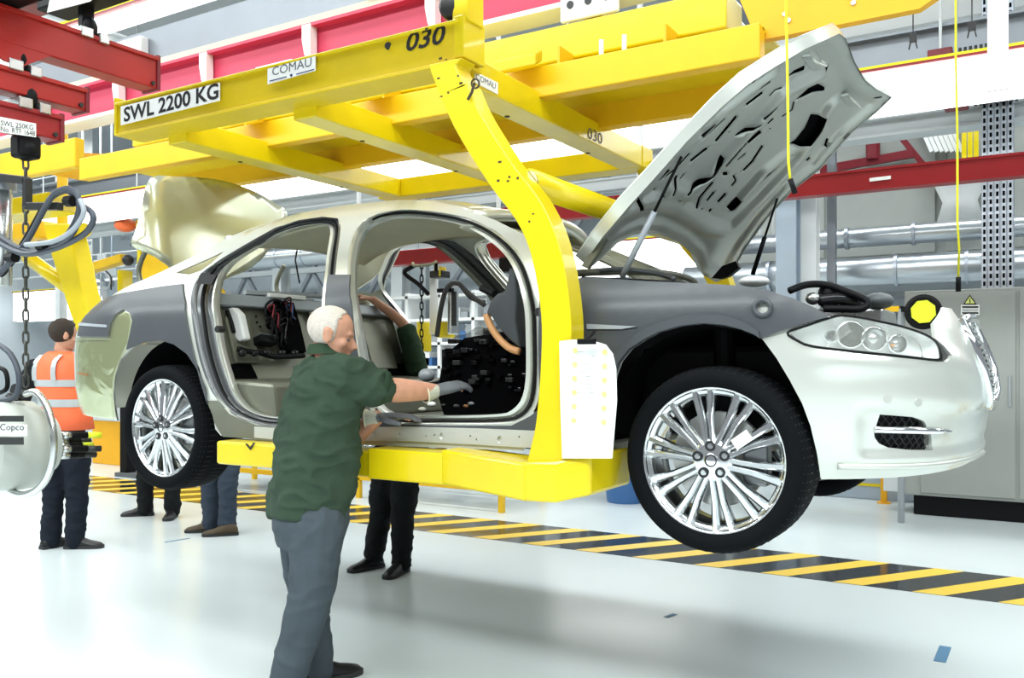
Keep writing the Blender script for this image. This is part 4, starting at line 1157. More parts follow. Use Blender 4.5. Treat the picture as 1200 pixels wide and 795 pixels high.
RH, RK, RA = J(374, 612, 3.76), J(364, 700, 3.75), J(338, 792, 3.76)
LH, LK, LA = J(352, 612, 3.95), J(362, 698, 3.97), J(372, 786, 4.00)
body = MB()
body.loft([rg(c, wf, wl, a-.02, b-.02) for c, a, b in tor])
limb(body, [J(381, 410, D0-.03), J(386, 398, D0-.04)], [.058, .055])
head_parts(body, headc, hf, UP, 1.0)
limb(body, [RSh, REl, RWr], [.058, .052, .036]); limb(body, [LSh, LEl, LWr], [.058, .050, .036])
# forearm swell
limb(body, [REl, REl.lerp(RWr, .3), RWr], [.050, .054, .036])
for a, b, c in ((RH, RK, RA), (LH, LK, LA)): limb(body, [a, b, c], [.085, .058, .042])
hand_parts(body, RWr, J(535, 452, 4.0)-RWr, UP+W3*-.3, UP-R3*.2, .95); hand_parts(body, LWr, J(480, 487, 3.93)-LWr, UP, -W3, .95)
bo = remeshed(body, 'body', 'skin', wk, .007, 3)
hair_cap('hair', 'hair_white', wk, headc, hf, UP, 1.0, .0025, .028, -.070)
for y in (-.031, .031):
    u = (UP-hf*UP.dot(hf)).normalized(); l = u.cross(hf); e = headc+hf*.0755+l*y+u*-.008
    MB().ell(e, (.0075, .0095, .0055), 10, 8).build('eye', 'ink_grey', wk, True)
# polo shirt
sh = MB(); sh.loft([rg(c, wf, wl, a, b) for c, a, b in tor[:-1]])
limb(sh, [RSh-wr_*.01, RSh.lerp(REl, .45), RSh.lerp(REl, .80)], [.094, .084, .078]); limb(sh, [LSh+wr_*.01, LSh.lerp(LEl, .45), LSh.lerp(LEl, .8)], [.085, .080, .076])
so = remeshed(sh, 'polo_shirt', 'polo', wk, .009, 3, .034, .11)
MB().loft([rg(tor[-2][0]+UP*.004, wf, wl, .082, .10), rg(tor[-1][0]+UP*.010, wf, wl, .068, .076), rg(tor[-1][0]+UP*.014, wf, wl, .062, .070), rg(tor[-2][0]+UP*.012, wf, wl, .07, .085)], cap=False).build('collar', 'polo_dark', wk, True)
cuf = RSh.lerp(REl, .86); dd = (REl-RSh).normalized(); _, a_, b_ = basis(dd)
MB().loft([ering(cuf-dd*.02, a_, b_, .080, .080), ering(cuf+dd*.012, a_, b_, .079, .079), ering(cuf+dd*.012, a_, b_, .072, .072)], cap=False).build('sleeve_hem', 'polo_dark', wk, True)
hemc = J(362.5, 590, D0)
# trousers
tr = MB(); tr.loft([rg(J(362, 640, D0), wf, wl, .13, .17), rg(J(364, 612, D0), wf, wl, .158, .188), rg(J(366, 580, D0), wf, wl, .160, .186)])
limb(tr, [RH, RH.lerp(RK, .5), RK, RK.lerp(RA, .5), RA], [.118, .108, .094, .086, .082], 14); limb(tr, [LH, LH.lerp(LK, .5), LK, LK.lerp(LA, .5), LA], [.115, .104, .090, .082, .078], 14)
remeshed(tr, 'trousers', 'trouser_grey', wk, .010, 4, .014, .15)
toe = (R3*.8+W3*.6)
shoe('shoe', 'shoe', wk, RA, toe, 0, .30); shoe('shoe', 'shoe', wk, LA, toe, 0, .30)
for w0, dr, bk_, th in ((RWr, J(535, 452, 4.0)-RWr, UP+W3*-.3, UP-R3*.2), (LWr, J(480, 487, 3.93)-LWr, UP, -W3)):
    g = MB(); hand_parts(g, w0, dr, bk_, th, 1.22)
    go = remeshed(g, 'glove', 'glove', wk, .0035, 1)
    d_, s_, u_ = basis(dr)
    MB().loft([ering(w0-d_*.045, s_, u_, .040, .040), ering(w0-d_*.02, s_, u_, .038, .036), ering(w0+d_*.012, s_, u_, .037, .030)], cap=False).build('glove_cuff', 'glove_cuff', go, True)
    MB().tube(ering(w0-d_*.046, s_, u_, .040, .040), .004, 6, True).build('cuff_edge', 'cream', go, True)

def simple_person(label, base, f, hip, chest, neck, head_c, hf_, arms, legs, mats, rad=1.0, vox=.012):
    """arms: [(shoulder, elbow, wrist, hand_dir)], legs: [(hip, knee, ankle)]"""
    p = thing('person', label, 'person', base)
    f = V(f).normalized(); l = UP.cross(f)
    ax = (V(chest)-V(hip))
    secs = [(V(hip)-ax*.12, .115, .17), (V(hip), .125, .175), (V(hip)+ax*.45, .115, .16), (V(hip)+ax*.85, .125, .185), (V(chest)+ax*.08, .105, .185), (V(neck)-ax*.10, .075, .13), (V(neck), .058, .062)]
    b = MB(); b.loft([rg(c, f, l, a*rad-.012, w*rad-.012) for c, a, w in secs])
    limb(b, [neck, V(neck).lerp(V(head_c), .7)], [.055, .052]); head_parts(b, head_c, hf_, UP, 1.0)
    for s, e, w, hd in arms:
        limb(b, [s, e, w], [.052, .042, .028]); hand_parts(b, w, hd, UP, UP, .95)
    for a, k, c in legs: limb(b, [a, k, c], [.082, .055, .040])
    remeshed(b, 'body', mats['skin'], p, vox*.7, 3)
    if mats.get('hair'): hair_cap('hair', mats['hair'], p, head_c, hf_, UP, 1.0, .010, .045, -.085)
    t = MB(); t.loft([rg(c, f, l, a*rad, w*rad) for c, a, w in secs[:-1]])
    for s, e, w, hd in arms:
        if mats.get('long', True): limb(t, [s, e, V(e).lerp(V(w), .85)], [.075, .062, .048])
        else: limb(t, [s, V(s).lerp(V(e), .9)], [.078, .070])
    remeshed(t, 'top', mats['top'], p, vox, 4, .018, .12)
    q = MB(); q.loft([rg(c, f, l, a*rad+.006, w*rad+.006) for c, a, w in secs[:2]])
    for a, k, c in legs: limb(q, [a, V(a).lerp(V(k), .5), k, V(k).lerp(V(c), .5), c], [.105, .096, .082, .076, .072], 14)
    remeshed(q, 'trousers', mats['trouser'], p, vox, 4, .022, .11)
    return p, secs, f, l

# ---- man in the orange high-visibility vest, seen from behind
DV = 6.9
vf = (W3*.9+R3*.42).normalized()
vp, vsec, vfd, vld = simple_person('dark-haired man in orange high-visibility vest standing with his back turned', UZ(80, 642, 0), vf, J(76, 512, DV), J(70, 437, DV), J(72, 411, DV), J(75, 393, DV), (vf+R3*.5-UP*.25),
    [(J(40, 432, DV), J(25, 468, DV+.1), J(18, 455, DV+.35), W3), (J(102, 432, DV), J(103, 470, DV+.2), J(85, 470, DV+.42), W3-R3*.5)],
    [(J(64, 520, DV), J(62, 580, DV), J(59, 634, DV)), (J(90, 520, DV), J(90, 580, DV), J(88, 634, DV-.02))],
    dict(skin='skin', hair='hair_dark', top='jumper_dark', trouser='trouser_navy'))
shoe('shoe', 'shoe', vp, J(59, 634, DV), W3*.6+R3*.3, 0); shoe('shoe', 'shoe', vp, J(88, 634, DV-.02), R3*.9+W3*.1, 0)
vs_ = []
for c, a, w in ((J(80, 503, DV), .16, .205), (J(78, 485, DV), .155, .20), (J(73, 460, DV), .15, .20), (J(70, 440, DV), .15, .21), (J(69, 426, DV), .135, .20), (J(70, 417, DV), .10, .15), (J(71, 412, DV), .075, .09)): vs_.append((c, a, w))
vest = MB().loft([rg(c, vfd, vld, a, w) for c, a, w in vs_], cap=False).build('vest', 'hivis', vp, True)
sf = vest.modifiers.new('t', 'SOLIDIFY'); sf.thickness = .006
def vring(t): 
    k = min(int(t), len(vs_)-2); u = t-k; a, b = vs_[k], vs_[k+1]
    return rg(a[0].lerp(b[0], u), vfd, vld, a[1]+(b[1]-a[1])*u+.005, a[2]+(b[2]-a[2])*u+.005)
for t0, t1 in ((1.35, 1.70), (2.35, 2.75)):
    MB().loft([vring(t0), vring((t0+t1)/2), vring(t1)], cap=False).build('reflective_band', 'reflective', vest, True)
for sx in (-.105, .105):
    pts = []
    for t in (2.7, 3.2, 3.7, 4.2, 4.7, 5.2):
        k = min(int(t), len(vs_)-2); u = t-k; a, b = vs_[k], vs_[k+1]; c = a[0].lerp(b[0], u); dep = a[1]+(b[1]-a[1])*u; wid = a[2]+(b[2]-a[2])*u
        yy = min(abs(sx), wid*.8); pts.append(c-vfd*(dep*(1-(yy/wid)**2.3)**(1/2.3)+.006)+vld*math.copysign(yy, sx))
    q = MB()
    q.loft([[p+vld*.026, p-vld*.026, p-vld*.026-vfd*.004, p+vld*.026-vfd*.004] for p in pts]); q.build('reflective_strap', 'reflective', vest)

# ---- far-side worker in dark clothes: legs below the car, one arm through the far door
DF = 6.12
ff = (-W3*.85-R3*.35).normalized()
fp, _, _, _ = simple_person('worker in black trousers standing behind the car with an arm inside the roof frame', UZ(452, 668, 0), ff, J(468, 545, 6.25), J(497, 462, 6.2), J(518, 452, 6.15), J(540, 452, 6.1), ff,
    [(J(488, 432, 6.1), J(476, 385, 6.1), J(438, 352, 6.0), -R3+UP*.3), (J(515, 470, 6.35), J(520, 520, 6.3), J(500, 540, 6.2), -W3)],
    [(J(452, 552, 6.28), J(446, 605, 6.25), J(438, 652, 6.22)), (J(476, 552, 6.2), J(472, 610, 6.12), J(470, 660, 6.08))],
    dict(skin='skin', hair='hair_dark', top='polo_dark', trouser='trouser_dark', long=False))
shoe('shoe', 'shoe', fp, J(438, 652, 6.22), -R3*.7-W3*.7, 0); shoe('shoe', 'shoe', fp, J(470, 660, 6.08), -R3*.35-W3*.9, 0)

# ---- two more workers behind the rear wheel, legs showing
def crouched(label, x0, x1, yfeet, D, mats, facing, hipy, lean):
    hipc = J((x0+x1)/2, hipy, D+.1)
    p, _, _, _ = simple_person(label, UZ((x0+x1)/2, yfeet, 0), facing, hipc, hipc+UP*.44+lean, hipc+UP*.58+lean*1.3, hipc+UP*.70+lean*1.6, facing,
        [(hipc+UP*.44+lean-R3*.18, hipc+UP*.25+lean*1.8-R3*.2, hipc+UP*.3+lean*2.6, lean.normalized()), (hipc+UP*.44+lean+R3*.18, hipc+UP*.25+lean*1.8+R3*.2, hipc+UP*.3+lean*2.6, lean.normalized())],
        [(hipc-R3*.10, J(x0, (hipy+yfeet)/2, D), J(x0, yfeet-9, D)), (hipc+R3*.10, J(x1, (hipy+yfeet)/2+2, D-.1), J(x1, yfeet-8, D-.1))], mats)
    return p
D1 = 8.35
p1 = crouched('worker in dark grey trousers behind the rear wheel, only legs showing', 170, 202, 606, D1, dict(skin='skin', hair='hair_dark', top='polo_dark', trouser='trouser_dark'), -R3*.8-W3*.4, 500, -W3*.10)
shoe('shoe', 'shoe', p1, J(170, 597, D1), -R3*.9-W3*.2, 0); shoe('shoe', 'shoe', p1, J(202, 598, D1-.1), -W3*.8+R3*.1, 0)
D2 = 7.55
p2 = crouched('worker in blue jeans and brown shoes behind the car, only legs showing', 247, 267, 622, D2, dict(skin='skin', hair='hair_dark', top='jumper_dark', trouser='jeans'), -R3*.9-W3*.2, 510, -R3*.05)
shoe('shoe', 'shoe_brown', p2, J(247, 613, D2), -R3*.95-W3*.15, 0); shoe('shoe', 'shoe_brown', p2, J(268, 614, D2-.15), -R3*.95-W3*.25, 0)
# ------------------------------------------------------------------ overhead line equipment
def along(px, py, Y): return UY(px, py, Y)
# long white light troughs
def trough(label, Y, Z, x0, x1, h, n, w=.30, strength='lamp_white'):
    t = thing('light_trough', label, 'ceiling light', ((x0+x1)/2, Y, Z))
    MB().prism([(x0, Y+w/2, Z-h/2), (x0, Y+w/2, Z+h/2+.04), (x0, Y-w*.3, Z+h/2+.04), (x0, Y-w*.3, Z+h/2)], (x1-x0, 0, 0)).build('housing', 'lamp_body', t)
    L = (x1-x0)/n; d0 = None
    for k in range(n):
        if d0 is None:
            d0 = MB().prism([(x0+.02, Y-w/2, Z-h/2+.02), (x0+.02, Y+w/2-.01, Z-h/2), (x0+.02, Y+w/2-.01, Z+h/2), (x0+.02, Y-w/2, Z+h/2)], (L-.03, 0, 0)).build('diffuser', strength, t)
        else:
            c = d0.copy(); COL.objects.link(c); c.location.x = L*k
    MB().box((x0, Y-w/2-.03, Z+h/2+.03), (x1, Y-w/2, Z+h/2+.055)).build('yellow_cable', 'rope_yellow', t)
    MB().box((x0, Y-w/2-.03, Z+h/2+.005), (x1, Y-w/2, Z+h/2+.03)).build('red_edge', 'red', t)
    for k in range(n+1):
        MB().cyl((x0+L*k, Y, Z+h/2), (x0+L*k, Y, 6.99), .012, 6).build('drop_rod', 'grey_light', t)
    return t
trough('long white light trough running behind the carrier across the hall', 6.0, 4.04, -17, 4.2, .36, 8)
trough('far white light band low at the left behind the man in orange', 11.8, 3.1, -25.5, -21.3, .85, 2, .25)
trough('far white light band seen under the raised bonnet', 11.8, 3.35, -7.2, -3.4, .62, 2, .25)
trough('white light trough above the pink conveyor rail at the top left', 1.95, 4.62, -9, 3, .09, 4, .16)

# conveyor rail the carrier runs on
cr = thing('conveyor_rail', 'pink-red overhead conveyor rail with white brackets above the carrier', 'rail', (-3, .93, 3.45))
MB().ibeam((-14, .93, 3.42), (4, .93, 3.42), .14, .26, .02).build('rail_beam', 'pink_rail', cr)
MB().box((-14, .84, 3.27), (4, 1.02, 3.295)).build('running_flange', 'white_gloss', cr)
br = None
for k in range(12):
    x = -8.6+k*.95
    if br is None:
        br = MB().prism([(x, .85, 3.54), (x+.07, .85, 3.54), (x+.07, .85, 3.30), (x+.05, .85, 3.30), (x+.02, .85, 3.36), (x, .85, 3.45)], (0, .06, 0)).build('bracket', 'white', cr); bx0 = x
    else:
        c = br.copy(); COL.objects.link(c); c.location.x = x-bx0
for x in (-3.1, -.9):
    MB().box((x-.16, .80, 3.17), (x+.16, .83, 3.33)).build('trolley_plate', 'white', cr, bevel=.01)
    for dx in (-.1, 0, .1): MB().cyl((x+dx, .795, 3.25), (x+dx, .80, 3.25), .02, 10).build('trolley_bolt', 'gun', cr)
    MB().box((x-.05, .86, 3.16), (x+.05, 1.0, 3.30)).build('hanger_block', 'yellow_deep', cr)
gd = thing('cable_duct', 'wide grey metal duct alongside the pink rail at the top left', 'duct', (-3, 1.5, 3.9))
MB().box((-14, 1.38, 3.84), (3, 1.75, 4.12)).build('duct_body', 'grey_metal', gd, bevel=.01)
MB().box((-14, 1.34, 3.80), (3, 1.40, 3.845)).build('duct_lip', 'cream', gd)
for x in (-5.2, -2.55, -.6): MB().box((x-.25, 1.30, 3.86), (x+.1, 1.38, 4.05)).build('junction_box', 'white', gd, bevel=.01)

# three stacked red hoist beams at the upper left
XH = -2.72
def rail_red(label, yend, zc, h, w, m, ystart, endpx):
    t = thing('hoist_beam', label, 'beam', (XH, (ystart+yend)/2, zc))
    MB().box((XH-w/2, ystart, zc-h/2), (XH+w/2, yend, zc+h/2)).build('box_section', m, t, bevel=.006)
    MB().box((XH-w/2-.012, ystart, zc+h/2-.02), (XH+w/2+.012, yend, zc+h/2)).build('top_flange', m, t, bevel=.003)
    MB().box((XH-w/2-.008, yend-.008, zc-h/2-.006), (XH+w/2+.008, yend+.012, zc+h/2+.01)).build('end_cap', 'red_dark', t, bevel=.003)
    MB().cyl((XH+w/2, yend-.03, zc-h/2+.02), (XH+w/2+.012, yend-.03, zc-h/2+.02), .010, 8).build('end_bolt', 'gun', t)
    return t
t1 = rail_red('topmost red hoist beam with black trolleys at the upper left', -.36, 2.865, .155, .11, 'red_bright', -2.9, None)
t2 = rail_red('middle red hoist beam at the upper left', -.73, 2.64, .10, .10, 'red_bright', -2.6, None)
t3 = rail_red('lowest red hoist beam with a white load label', -.85, 2.485, .11, .10, 'red', -2.6, None)
def hanger(t, y, z0, z1, m='steel'):
    MB().box((XH-.075, y-.07, z0-.01), (XH+.075, y-.01, z0+.035)).build('trolley_clamp', m, t, bevel=.004)
    MB().box((XH-.075, y+.02, z0-.015), (XH+.075, y+.07, z0+.03)).build('trolley_clamp', m, t, bevel=.004)
    MB().box((XH-.02, y-.03, z0), (XH+.02, y+.03, z1)).build('hanger_bar', 'black', t, bevel=.006)
    MB().ell((XH+.03, y, z0+.05), (.03, .035, .05), 10, 8).build('hook_block', 'black', t, True)
hanger(t1, -.70, 2.93, 3.14); hanger(t2, -1.02, 2.69, 2.79); hanger(t3, -.98, 2.54, 2.60)
MB().prism([(XH+.056, -1.30, 2.79), (XH+.056, -.90, 2.79), (XH+.056, -1.02, 2.71), (XH+.056, -1.10, 2.71)], (-.012, 0, 0)).build('gusset_plate', 'red_bright', t1)
lp = MB().prism([UX(*q, XH+.0515) for q in ((0,155),(42,161),(42,145),(0,137))], (.002, 0, 0)).build('load_label', 'paper', t3)
onX('SWL 250KG', 'lettering', 'ink', (1,147), (39,152.5), 6, XH+.055, lp); onX('No. RTF 1648', 'lettering', 'ink', (1,154), (41,159.5), 6, XH+.055, lp)
# upper crane rail and black trolley on it
ur = thing('crane_rail', 'dark red crane rail with black trolley blocks at the top left corner', 'rail', (-3, -.72, 3.2))
MB().ibeam((-6, -.72, 3.22), (1.2, -.72, 3.22), .12, .16, .018).build('rail_beam', 'red_dark', ur)
MB().box((-2.95, -.80, 3.08), (-2.45, -.64, 3.16)).build('trolley_block', 'black', ur, bevel=.01)
MB().box((-2.9, -1.35, 2.95), (-2.5, -1.02, 3.22)).build('drive_unit', 'black', ur, bevel=.02)
MB().prism([UX(*q, -2.45) for q in ((55,15),(105,2),(125,-15),(60,-10))], (.004, 0, 0)).build('rail_label', 'paper', ur)

# chain hoist, its bracket, the nutrunner tool and its hoses
def chain(label, x, y, z0, z1, m='chain_steel', s=1.0):
    t = thing('chain', label, 'chain', (x, y, z0)); L1 = L2 = None; z = z1; k = 0
    pts = [V((.011*s*math.cos(a), 0, .019*s*math.sin(a)+(.010*s if math.sin(a) > 0 else -.010*s))) for a in [2*PI*i/12 for i in range(12)]]
    me = None
    while z > z0:
        if me is None:
            o = MB().tube([p+V((0, 0, 0)) for p in pts], .0045*s, 6, True).build('link', m, t, True); me = o
            o.location = (x, y, z)
        else:
            o = me.copy(); COL.objects.link(o); o.location = (x, y, z)
        o.rotation_euler = (0, 0, PI/4+(PI/2 if k % 2 else 0)); z -= .047*s; k += 1
    return t
TX, TY = -2.72, -.98
hz_ = MB().box((TX-.04, TY-.05, 2.33), (TX+.04, TY+.05, 2.43)).build('hook_body', 'black', t3, bevel=.015)
MB().ell((TX, TY, 2.37), (.05, .05, .05), 12, 8).build('hook_wheel', 'black', t3, True)
chain('dark steel chain hanging from the lowest red beam', TX, TY, 1.33, 2.31)
# angled black bracket carrying hoses + silver balancer cylinder
bk2 = thing('hose_bracket', 'black steel bracket holding looped grey hoses', 'bracket', UY(30, 245, TY-.02))
bp_ = [UY(*q, TY-.03) for q in ((0,208),(32,212),(32,242),(71,242))]
for a, b, w in ((bp_[0], bp_[1], .035), (bp_[1]+V((0, 0, .01)), bp_[2], .032), (bp_[2], bp_[3], .032)):
    MB().beam(a, b, .03, w).build('bar', 'gun', bk2, bevel=.004)
hs = thing('air_hose', 'coiled dark grey air hoses hanging over the black bracket', 'hose', UY(60, 280, TY-.05))
def loop2(pts, y, r, m, nm='hose'): MB().tube(catmull([UY(p[0], p[1], y+(p[2] if len(p) > 2 else 0)) for p in pts], 7), r, 8).build(nm, m, hs, True)
loop2([(-10,270),(20,290),(48,295),(75,280),(90,255),(92,238),(80,224),(62,230),(52,245),(30,285),(0,320),(-15,335)], TY-.06, .012, 'cable')
loop2([(-10,280),(25,297),(60,293),(95,277),(108,262),(108,250),(98,242)], TY-.085, .012, 'cable')
loop2([(55,240),(65,226),(80,221),(92,232),(93,255),(84,275),(70,285)], TY-.10, .011, 'cable')
loop2([(30,287),(62,283),(85,270),(98,250),(94,234)], TY-.115, .010, 'cable_light')
loop2([(50,246),(25,290),(5,318),(-10,330)], TY-.02, .014, 'black')
for p in ((82,236),(50,288),(14,302)):
    MB().cyl(UY(p[0]-4, p[1], TY-.08), UY(p[0]+4, p[1], TY-.08), .022, 8).build('cable_tie', 'black', hs)
bl = thing('balancer_cylinder', 'silver vertical balancer cylinder at the left edge', 'cylinder', UY(4, 330, TY))
MB().cyl(UY(2, 335, TY), UY(2, 222, TY), .042, 20).build('barrel', 'steel', bl, True)
MB().cyl(UY(2, 224, TY), UY(2, 214, TY), .06, 20).build('end_collar', 'grey_metal', bl, 'auto')
MB().tube([UY(12, 222, TY-.02), UY(12, 335, TY-.02)], .006, 6).build('guide_rod', 'steel', bl)
# multi-spindle nutrunner
nt_ = thing('nutrunner', 'silver multi-spindle wheel nutrunner with ring handle hanging at the left edge', 'power tool', UY(30, 590, TY))
nc = UY(22, 522, TY-.05)
MB().lathe([(0, -.14), (.10, -.14), (.165, -.12), (.185, -.08), (.19, .0), (.185, .05), (.15, .09), (.12, .10), (.12, .13), (0, .13)], nc, (0.15, 1, 0), 40).build('housing', 'tool_white', nt_, 'auto')
MB().tube(catmull([UY(px, py, TY-.10) for px, py in ((30,462),(42,460),(53,473),(60,493),(63,518),(61,543),(54,562),(42,575),(26,580),(12,575),(6,568))], 5), .0145, 10).build('ring_handle', 'steel', nt_, True)
for k, (px, py, m, ln) in enumerate(((66,511,'lime',118),(66,518,'black',105),(66,527,'gun',118),(66,534,'gun',112),(66,523,'lime',108))):
    a = UY(px-6, py, TY+.06); b = a+V((.0, .36 if ln > 110 else .30, .0)); b = UY(ln, py-1, a.y+.20)
    MB().cyl(a, a.lerp(b, .72), .016, 10).build('spindle', 'black', nt_, True)
    MB().cyl(a.lerp(b, .18), a.lerp(b, .38), .0175, 10).build('spindle_collar', 'steel', nt_, True)
    MB().cyl(a.lerp(b, .72), b, .014, 10).build('socket', m if m != 'black' else 'gun', nt_, True)
for py, h in ((491, 3.5), (517, 4.5)):
    MB().prism([UY(*q, TY-.245) for q in ((-8,py+h),(28,py+h),(28,py-h),(-8,py-h))], (0, -.002, 0)).build('dark_stripe', 'gun', nt_)
MB().prism([UY(*q, TY-.24) for q in ((-8,511),(32,511),(32,498),(-8,498))], (0, -.002, 0)).build('name_plate', 'white', nt_)
onface('Copco', 'lettering', 'ink', (0,507), (28,507), 10, TY-.245, nt_)
MB().tube(catmull([UY(-8,400,TY-.1), UY(12,415,TY-.1), UY(22,440,TY-.1), UY(18,465,TY-.1), UY(-5,470,TY-.1)], 6), .012, 8).build('feed_hose', 'cable', nt_, True)
MB().tube(catmull([UY(-8,430,TY-.06), UY(6,435,TY-.06), UY(8,455,TY-.06), UY(-5,462,TY-.06)], 6), .010, 8).build('feed_hose', 'black', nt_, True)
for px, py in ((12,466),(20,470),(26,462),(16,474)): MB().ell(UY(px, py, TY-.05), (.025, .02, .02), 8, 6).build('fitting', 'gun', nt_, True)

# yellow pull ropes with black grips
def rope(label, pts, D, r=.006):
    p = [UD(x, y, D) for x, y in pts]; t = thing('pull_rope', label, 'rope', p[-1])
    MB().tube([V((p[0].x, p[0].y, 6.99))]+p[:-1], r, 6).build('cord', 'rope_yellow', t, True)
    MB().cyl(p[-2], p[-1], r*2.1, 8).build('grip', 'black', t, True)
rope('yellow pull rope with black grip hanging in front of the bonnet', [(921,0),(923,100),(924,190),(926,210),(932,227)], 2.78, .0042)
rope('yellow pull rope with black grip hanging over the grey cabinet', [(1120,70),(1122,160),(1122,260),(1124,292),(1123,325),(1123,342)], 6.0, .008)
# ------------------------------------------------------------------ background of the hall
def bx(name, label, cat, a, b, m, bev=.01, group=None): return tag(MB().box(a, b).build(name, m, None, bevel=bev), label, cat, group)
# red beam behind the bonnet
t = thing('crane_beam', 'long dark red crane beam behind the bonnet and the right column', 'beam', (0, 4.5, 2.93))
MB().ibeam((-6, 4.5, 2.93), (4.5, 4.5, 2.93), .14, .175, .02).build('beam', 'red', t)
MB().box((-6, 4.44, 2.86), (4.5, 4.46, 3.0)).build('face', 'red', t)
lb = MB().prism([UY(*q, 4.435) for q in ((1019,213),(1044,210),(1044,206),(1019,209))], (0, -.004, 0)).build('label', 'paper', t)
for x in (-2.2, 1.9):
    MB().cyl((x, 4.5, 3.0), (x, 4.5, 7.0), .03, 8).build('hanger', 'grey_light', t)
# second red crane bridge under it (seen under the tube and through the doors)
t = thing('crane_bridge', 'short red crane bridge with black trolley behind the windscreen pillar', 'beam', (-1.7, 4.2, 2.6))
MB().box((-4.6, 2.92, 2.30), (-2.55, 3.05, 2.43)).build('bridge', 'red', t, bevel=.01)
for x in (-4.3, -2.8): MB().cyl((x, 2.98, 2.43), (x, 2.98, 6.99), .02, 8).build('hanger', 'grey_light', t)
MB().box((-2.75, 2.9, 2.18), (-2.65, 3.06, 2.30)).build('trolley', 'black', t, bevel=.01)
# control cabinet
t = thing('control_cabinet', 'tall grey electrical control cabinet on a black plinth at the right edge', 'cabinet', (.9, 6.3, 0))
MB().box((-.12, 6.0, .19), (2.1, 6.6, 2.13)).build('cabinet_body', 'cabinet', t, bevel=.01)
MB().box((-.05, 6.05, 0), (2.1, 6.55, .19)).build('plinth', 'black', t, bevel=.01)
d = MB().box((.02, 5.985, .22), (.80, 6.0, 2.10)).build('cabinet_door', 'cabinet', t, bevel=.004)
MB().box((.745, 5.965, 1.05), (.765, 5.985, 1.33)).build('door_handle', 'grey_mid', d, bevel=.004)
d = MB().box((.83, 5.985, .22), (2.0, 6.0, 2.10)).build('cabinet_door', 'cabinet', t, bevel=.004)
MB().box((-.32, 6.05, .2), (-.12, 6.4, .42)).build('cable_box', 'grey_light', t, bevel=.01)
w = MB().prism([UY(*q, 5.98) for q in ((1129,357),(1144.5,357),(1136.5,345.5))], (0, -.004, 0)).build('warning_triangle', 'ink', t)
MB().prism([UY(*q, 5.974) for q in ((1131,355.8),(1142.4,355.8),(1136.5,347.6))], (0, -.002, 0)).build('triangle_fill', 'paper_dot', w)
MB().prism([UY(*q, 5.970) for q in ((1136,355),(1137.4,355),(1137,349.5),(1136.2,349.5))], (0, -.002, 0)).build('triangle_mark', 'ink', w)
w = MB().prism([UY(*q, 5.98) for q in ((1126,369.5),(1148,369.5),(1148,357.5),(1126,357.5))], (0, -.003, 0)).build('notice_plate', 'paper', t)
for y in (360, 363.5, 367): MB().prism([UY(*q, 5.975) for q in ((1127.5,y+.9),(1146.5,y+.9),(1146.5,y-.9),(1127.5,y-.9))], (0, -.002, 0)).build('notice_line', 'ink' if y != 363.5 else 'paper_ink', w)
# beacon
t = thing('signal_lamp', 'round black lamp with yellow centre beside the cabinet', 'lamp', UY(1082, 366, 5.4))
c = UY(1082, 366, 5.4); nrm = V((CAMX, CAMY, CAMZ))-c; nrm.z = 0
MB().lathe([(0, 0), (.155, 0), (.155, .05), (.13, .07), (0, .07)], c, nrm, 30).build('rim', 'black', t, 'auto')
dv, a_, b_ = basis(nrm)
MB().prism([c+dv*.072+(a_*math.cos(k*PI/4+.3)+b_*math.sin(k*PI/4+.3))*.105 for k in range(8)], dv*.02).build('centre', 'lime', t)
MB().beam(c, UY(1056, 362, 5.5), .05, .05).build('stalk', 'black', t)
MB().beam(UY(1056, 362, 5.5), UY(1036, 363, 5.6), .06, .05).build('arm', 'yellow_deep', t)
MB().cyl(UY(1056, 362, 5.5), V((UY(1056, 362, 5.5).x, 5.5, 0)), .03, 8).build('post', 'grey_mid', t)
# ventilation ducts along the back
def duct(label, px, py, Y, r, x0, x1):
    z = UY(px, py, Y).z; t = thing('ventilation_duct', label, 'duct', ((x0+x1)/2, Y, z))
    MB().cyl((x0, Y, z), (x1, Y, z), r, 24).build('pipe', 'duct', t, True)
    for xx in (x0+1, x1-1): MB().cyl((xx, Y+r+.03, z), (xx, Y+r+.03, 6.99), .02, 6).build('hanger', 'grey_light', t)
    x = x0+.4; rng = None
    while x < x1:
        if rng is None: rng = MB().lathe([(r, -.02), (r+.02, -.02), (r+.02, .02), (r, .02)], (x, Y, z), (1, 0, 0), 24).build('seam_ring', 'galv', t, 'auto'); xr = x
        else:
            c = rng.copy(); COL.objects.link(c); c.location.x = x-xr
        x += .8
duct('upper silver ventilation duct behind the perforated tower', 1060, 275, 9.0, .125, -3.2, 3.5)
duct('lower thicker silver ventilation duct above the grey cabinet', 1060, 316, 9.0, .19, -3.4, 3.5)
duct('silver ventilation duct along the hall back seen through the rear door', 300, 305, 11.0, .22, -22, -7)
# perforated cable tower
t = thing('cable_tower', 'perforated galvanised cable tray tower at the right', 'cable tray', (1.1, 7.0, 2.1))
a, b = UY(1150, 340, 7.0), UY(1188, 150, 7.0)
MB().box((a.x, 7.0, 2.1), (b.x, 7.2, 5.6)).build('tray_back', 'galv', t, bevel=.004)
w = b.x-a.x
for k in range(5):
    x = a.x+w*(k+.5)/5
    MB().box((x-w*.075, 6.97, 2.1), (x+w*.075, 7.0, 5.6)).build('tray_strip', 'galv', t, bevel=.004)
sl = MB()
for k in range(5):
    x = a.x+w*(k+.5)/5
    for q in range(46): z = 2.15+q*.075; sl.box((x-.011, 6.965, z), (x+.011, 6.972, z+.045))
so_ = sl.build('slots', 'void', t); so_['kind'] = 'stuff'
MB().cyl((a.x+.2, 7.05, 0), (a.x+.2, 7.05, 2.15), .06, 10).build('foot_post', 'grey_mid', t)
